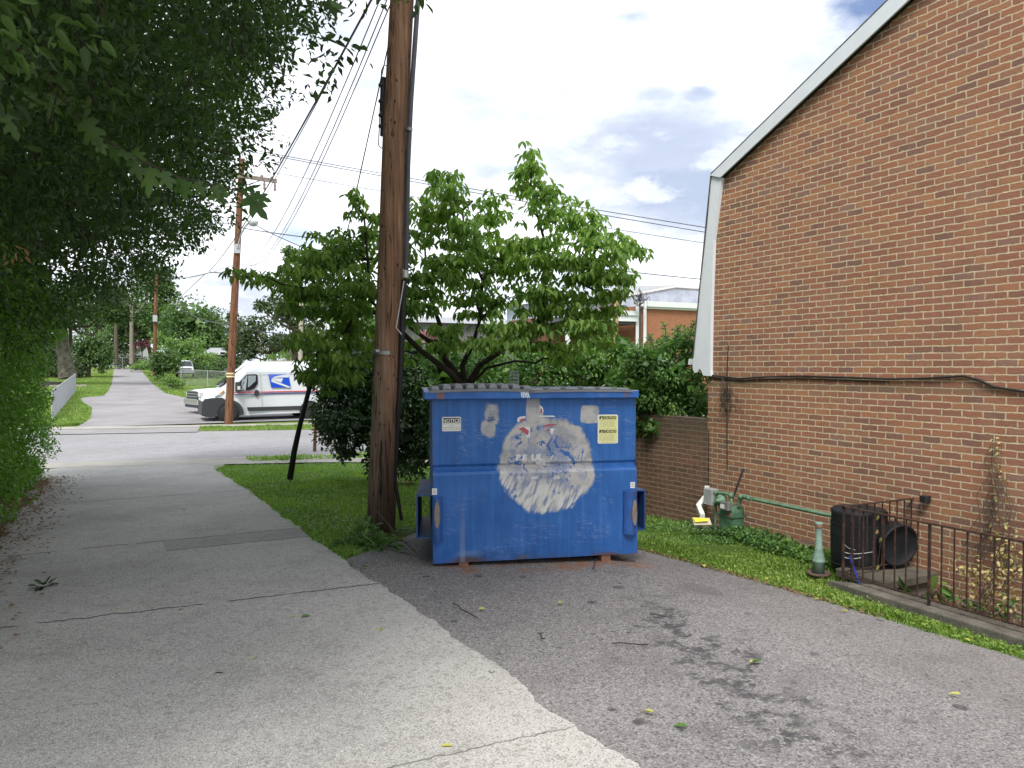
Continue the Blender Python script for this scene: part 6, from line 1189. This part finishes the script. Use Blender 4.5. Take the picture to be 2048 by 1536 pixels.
# ---- right: brick commercial building and roofs
brick_mat('orange_brick', 'x', [(0, (.34, .13, .065)), (.5, (.42, .17, .085)), (1, (.38, .15, .08))], mortar=(.40, .25, .17), row=.0677, bw=.2015)
brick_mat('dull_brick', 'x', [(0, (.15, .06, .045)), (.5, (.20, .08, .055)), (1, (.17, .075, .06))], mortar=(.25, .17, .13))
YB = 43.
def yp(px, py, Y=YB): q = PY(px, py, Y); return q[0], q[2]
cb = thing('brick_building', (yp(1262, 760)[0], YB, -1.2), 'flat-roofed orange brick building with white fascia and downspouts beyond the shrubs', 'building')
x0, z1 = yp(1273, 612); x1 = x0+14; b = MB(); b.box(x0, x1, YB, YB+12, -1.5, z1); b.build('wall', MATS['orange_brick'], cb, True)
b = MB(); b.box(x0-.25, x1+.3, YB-.3, YB-.004, z1-.02, z1+.35); b.box(x0-.1, x1, YB-.15, YB-.006, z1-.16, z1-.02); b.build('fascia', MATS['siding_white'], cb, True)
plain('roof_metal', (.40, .48, .58), .5, .2, 1.2); b = MB(); a, c = yp(1240, 598, YB+4), yp(1420, 583, YB+4); b.prism([(a[0], z1-.5), (c[0]+12, z1-.5), (c[0]+12, c[1]+.05), (yp(1350, 585, YB+4)[0], c[1]+.15), (a[0]-.5, a[1])], YB+4, YB+12, 'y'); b.build('roof_parapet', MATS['roof_metal'], cb, True)
b = MB(); b.prism([(a[0]-.6, a[1]), (yp(1350, 585, YB+4)[0], c[1]+.15), (c[0]+12, c[1]+.05), (c[0]+12, c[1]+.18), (yp(1350, 585, YB+4)[0], c[1]+.3), (a[0]-.6, a[1]+.13)], YB+3.9, YB+3.99, 'y'); b.build('parapet_trim', MATS['siding_white'], cb, True)
for px in (1269, 1284): b = MB(); q = yp(px, 620); b.box(q[0]-.12, q[0]+.12, YB-.35, YB-.31 if px == 1269 else YB-.31, -1.4, z1+.3 if px == 1269 else z1+.02); b.build('downspout', MATS['siding_white'], cb, True)
# entrance canopy section, set back
x2, zc = yp(1135, 629); b = MB(); b.box(x2-1, x0-.3, YB+3, YB+12, -1.5, zc-.1); b.build('recessed_wall', MATS['dull_brick'], cb, True)
b = MB(); b.box(x2, x0-.26, YB-.3, YB+3.2, zc-.55, zc-.1); b.build('canopy_soffit', plain('soffit', (.09, .09, .095), .8, .15), cb, True)
b = MB(); b.box(x2-.2, x0-.26, YB-.5, YB-.31, zc-.35, zc+.05); b.box(x2-.3, x0-.1, YB-.6, YB-.51, zc+.051, zc+.35); b.build('canopy_fascia', MATS['siding_white'], cb, True)
for px in (1134,): b = MB(); q = yp(px, 640); b.box(q[0]-.13, q[0]+.13, YB-.2, YB+.0, -1.4, zc-.56); b.build('post', MATS['siding_white'], cb, True)
b = MB(); q, r = yp(1174, 688, YB-6), yp(1218, 722, YB-6); b.box(q[0], r[0], YB-6, YB-5.8, r[1]-1.0, q[1]); tag(b.build('utility_cabinet', plain('panel_white', (.52, .56, .6), .5, .06)), 'pale rectangular panel standing among the bushes before the brick building', 'cabinet')
b = MB(); r_ = np.random.default_rng(8); q = np.array([yp(1280, 598, YB-1)[0], YB-1, yp(1280, 598, YB-1)[1]])
for i in range(12): b.tube([q+r_.normal(size=3)*[.35, .1, .3] for _ in range(5)], .02, 4)
b.tube([q, q+[0, 0, -5.5]], .06, 6); tag(b.build('wire_bundle', MATS['wire']), 'tangle of wires on a mast at the corner of the brick building', 'wire')
hip = thing('grey_roof_house', tuple(D(1240, 600, 66)), 'large grey hipped roof with a small white dormer beyond the brick building', 'house'); zz = D(1300, 640, 66)[2]
def hp(px, py, d=66): return tuple(D(px, py, d))
b = MB(); e1, e2, r1, r2 = hp(1165, 612), hp(1420, 616), hp(1215, 574, 70), hp(1352, 570, 70); bk1, bk2 = np.array(e1)+[2, 12, 0], np.array(e2)+[2, 12, 0]
b.add([e1, e2, r2, r1, tuple(bk1), tuple(bk2)], [(0, 1, 2, 3), (1, 5, 2), (4, 0, 3), (5, 4, 3, 2)]); b.build('roof', MATS['roof_grey'], hip, True)
b = MB(); b.box(e1[0]+.3, e2[0]-.3, e1[1]+.5, e1[1]+11, zz-4, min(e1[2], e2[2])); b.build('wall', MATS['siding_white'], hip, True)
q0, q1 = D(1300, 600, 64.5), D(1338, 583, 64.5); b = MB(); b.box(q0[0], q1[0], q0[1], q0[1]+4, q0[2], q1[2]); dm_ = b.build('dormer', MATS['siding_white'], hip, True)
b = MB(); a = D(1290, 583, 64.2); c = D(1345, 583, 64.2); m_ = D(1318, 570, 66); b.add([tuple(a), tuple(c), tuple(c+[1, 5, 0]), tuple(a+[1, 5, 0]), tuple(m_+[.5, 1, 0])], [(0, 1, 4), (1, 2, 4), (2, 3, 4), (3, 0, 4), (3, 2, 1, 0)]); b.build('dormer_roof', MATS['roof_grey'], hip, True)
for i in range(5): q = D(1318+i*3.6, 592, 64.45); b = MB(); b.box(q[0]-.04, q[0]+.04, q[1]-.03, q[1], q[2]-.3, q[2]+.3); b.build('louvre', MATS['siding_grey'], hip, True)
fhouse('long low building with a pale shingled roof glimpsed through the dogwood', 838, 1120, 700, 645, 622, 48, MATS['siding_grey'], MATS['roof_grey'], name='low_building', depth=10)
fhouse('grey parapet block with white trim above the canopy', 1112, 1245, 640, 600, 592, 56, MATS['roof_metal'], MATS['siding_white'], name='flat_block', depth=8)
# distant tree line that closes the horizon
for i, (px, py, rx, ry, lb) in enumerate(((760, 700, 120, 60, 'distant tree line behind the thick pole'), (950, 700, 140, 50, 'distant tree line behind the dogwood'), (30, 690, 120, 80, 'distant trees hidden behind the left hedge'), (1120, 700, 120, 40, 'distant trees behind the covered entrance'))):
    far_tree(lb, [(px-rx*.6, py, rx*.5, ry), (px, py-8, rx*.5, ry), (px+rx*.6, py, rx*.5, ry)], 140, .7, 'leaf_far_dark', 140+i, 'tree_row', dens=26)
for m_ in bpy.data.meshes: pass
print('objects', len(bpy.data.objects), 'polys', sum(len(m.polygons) for m in bpy.data.meshes))
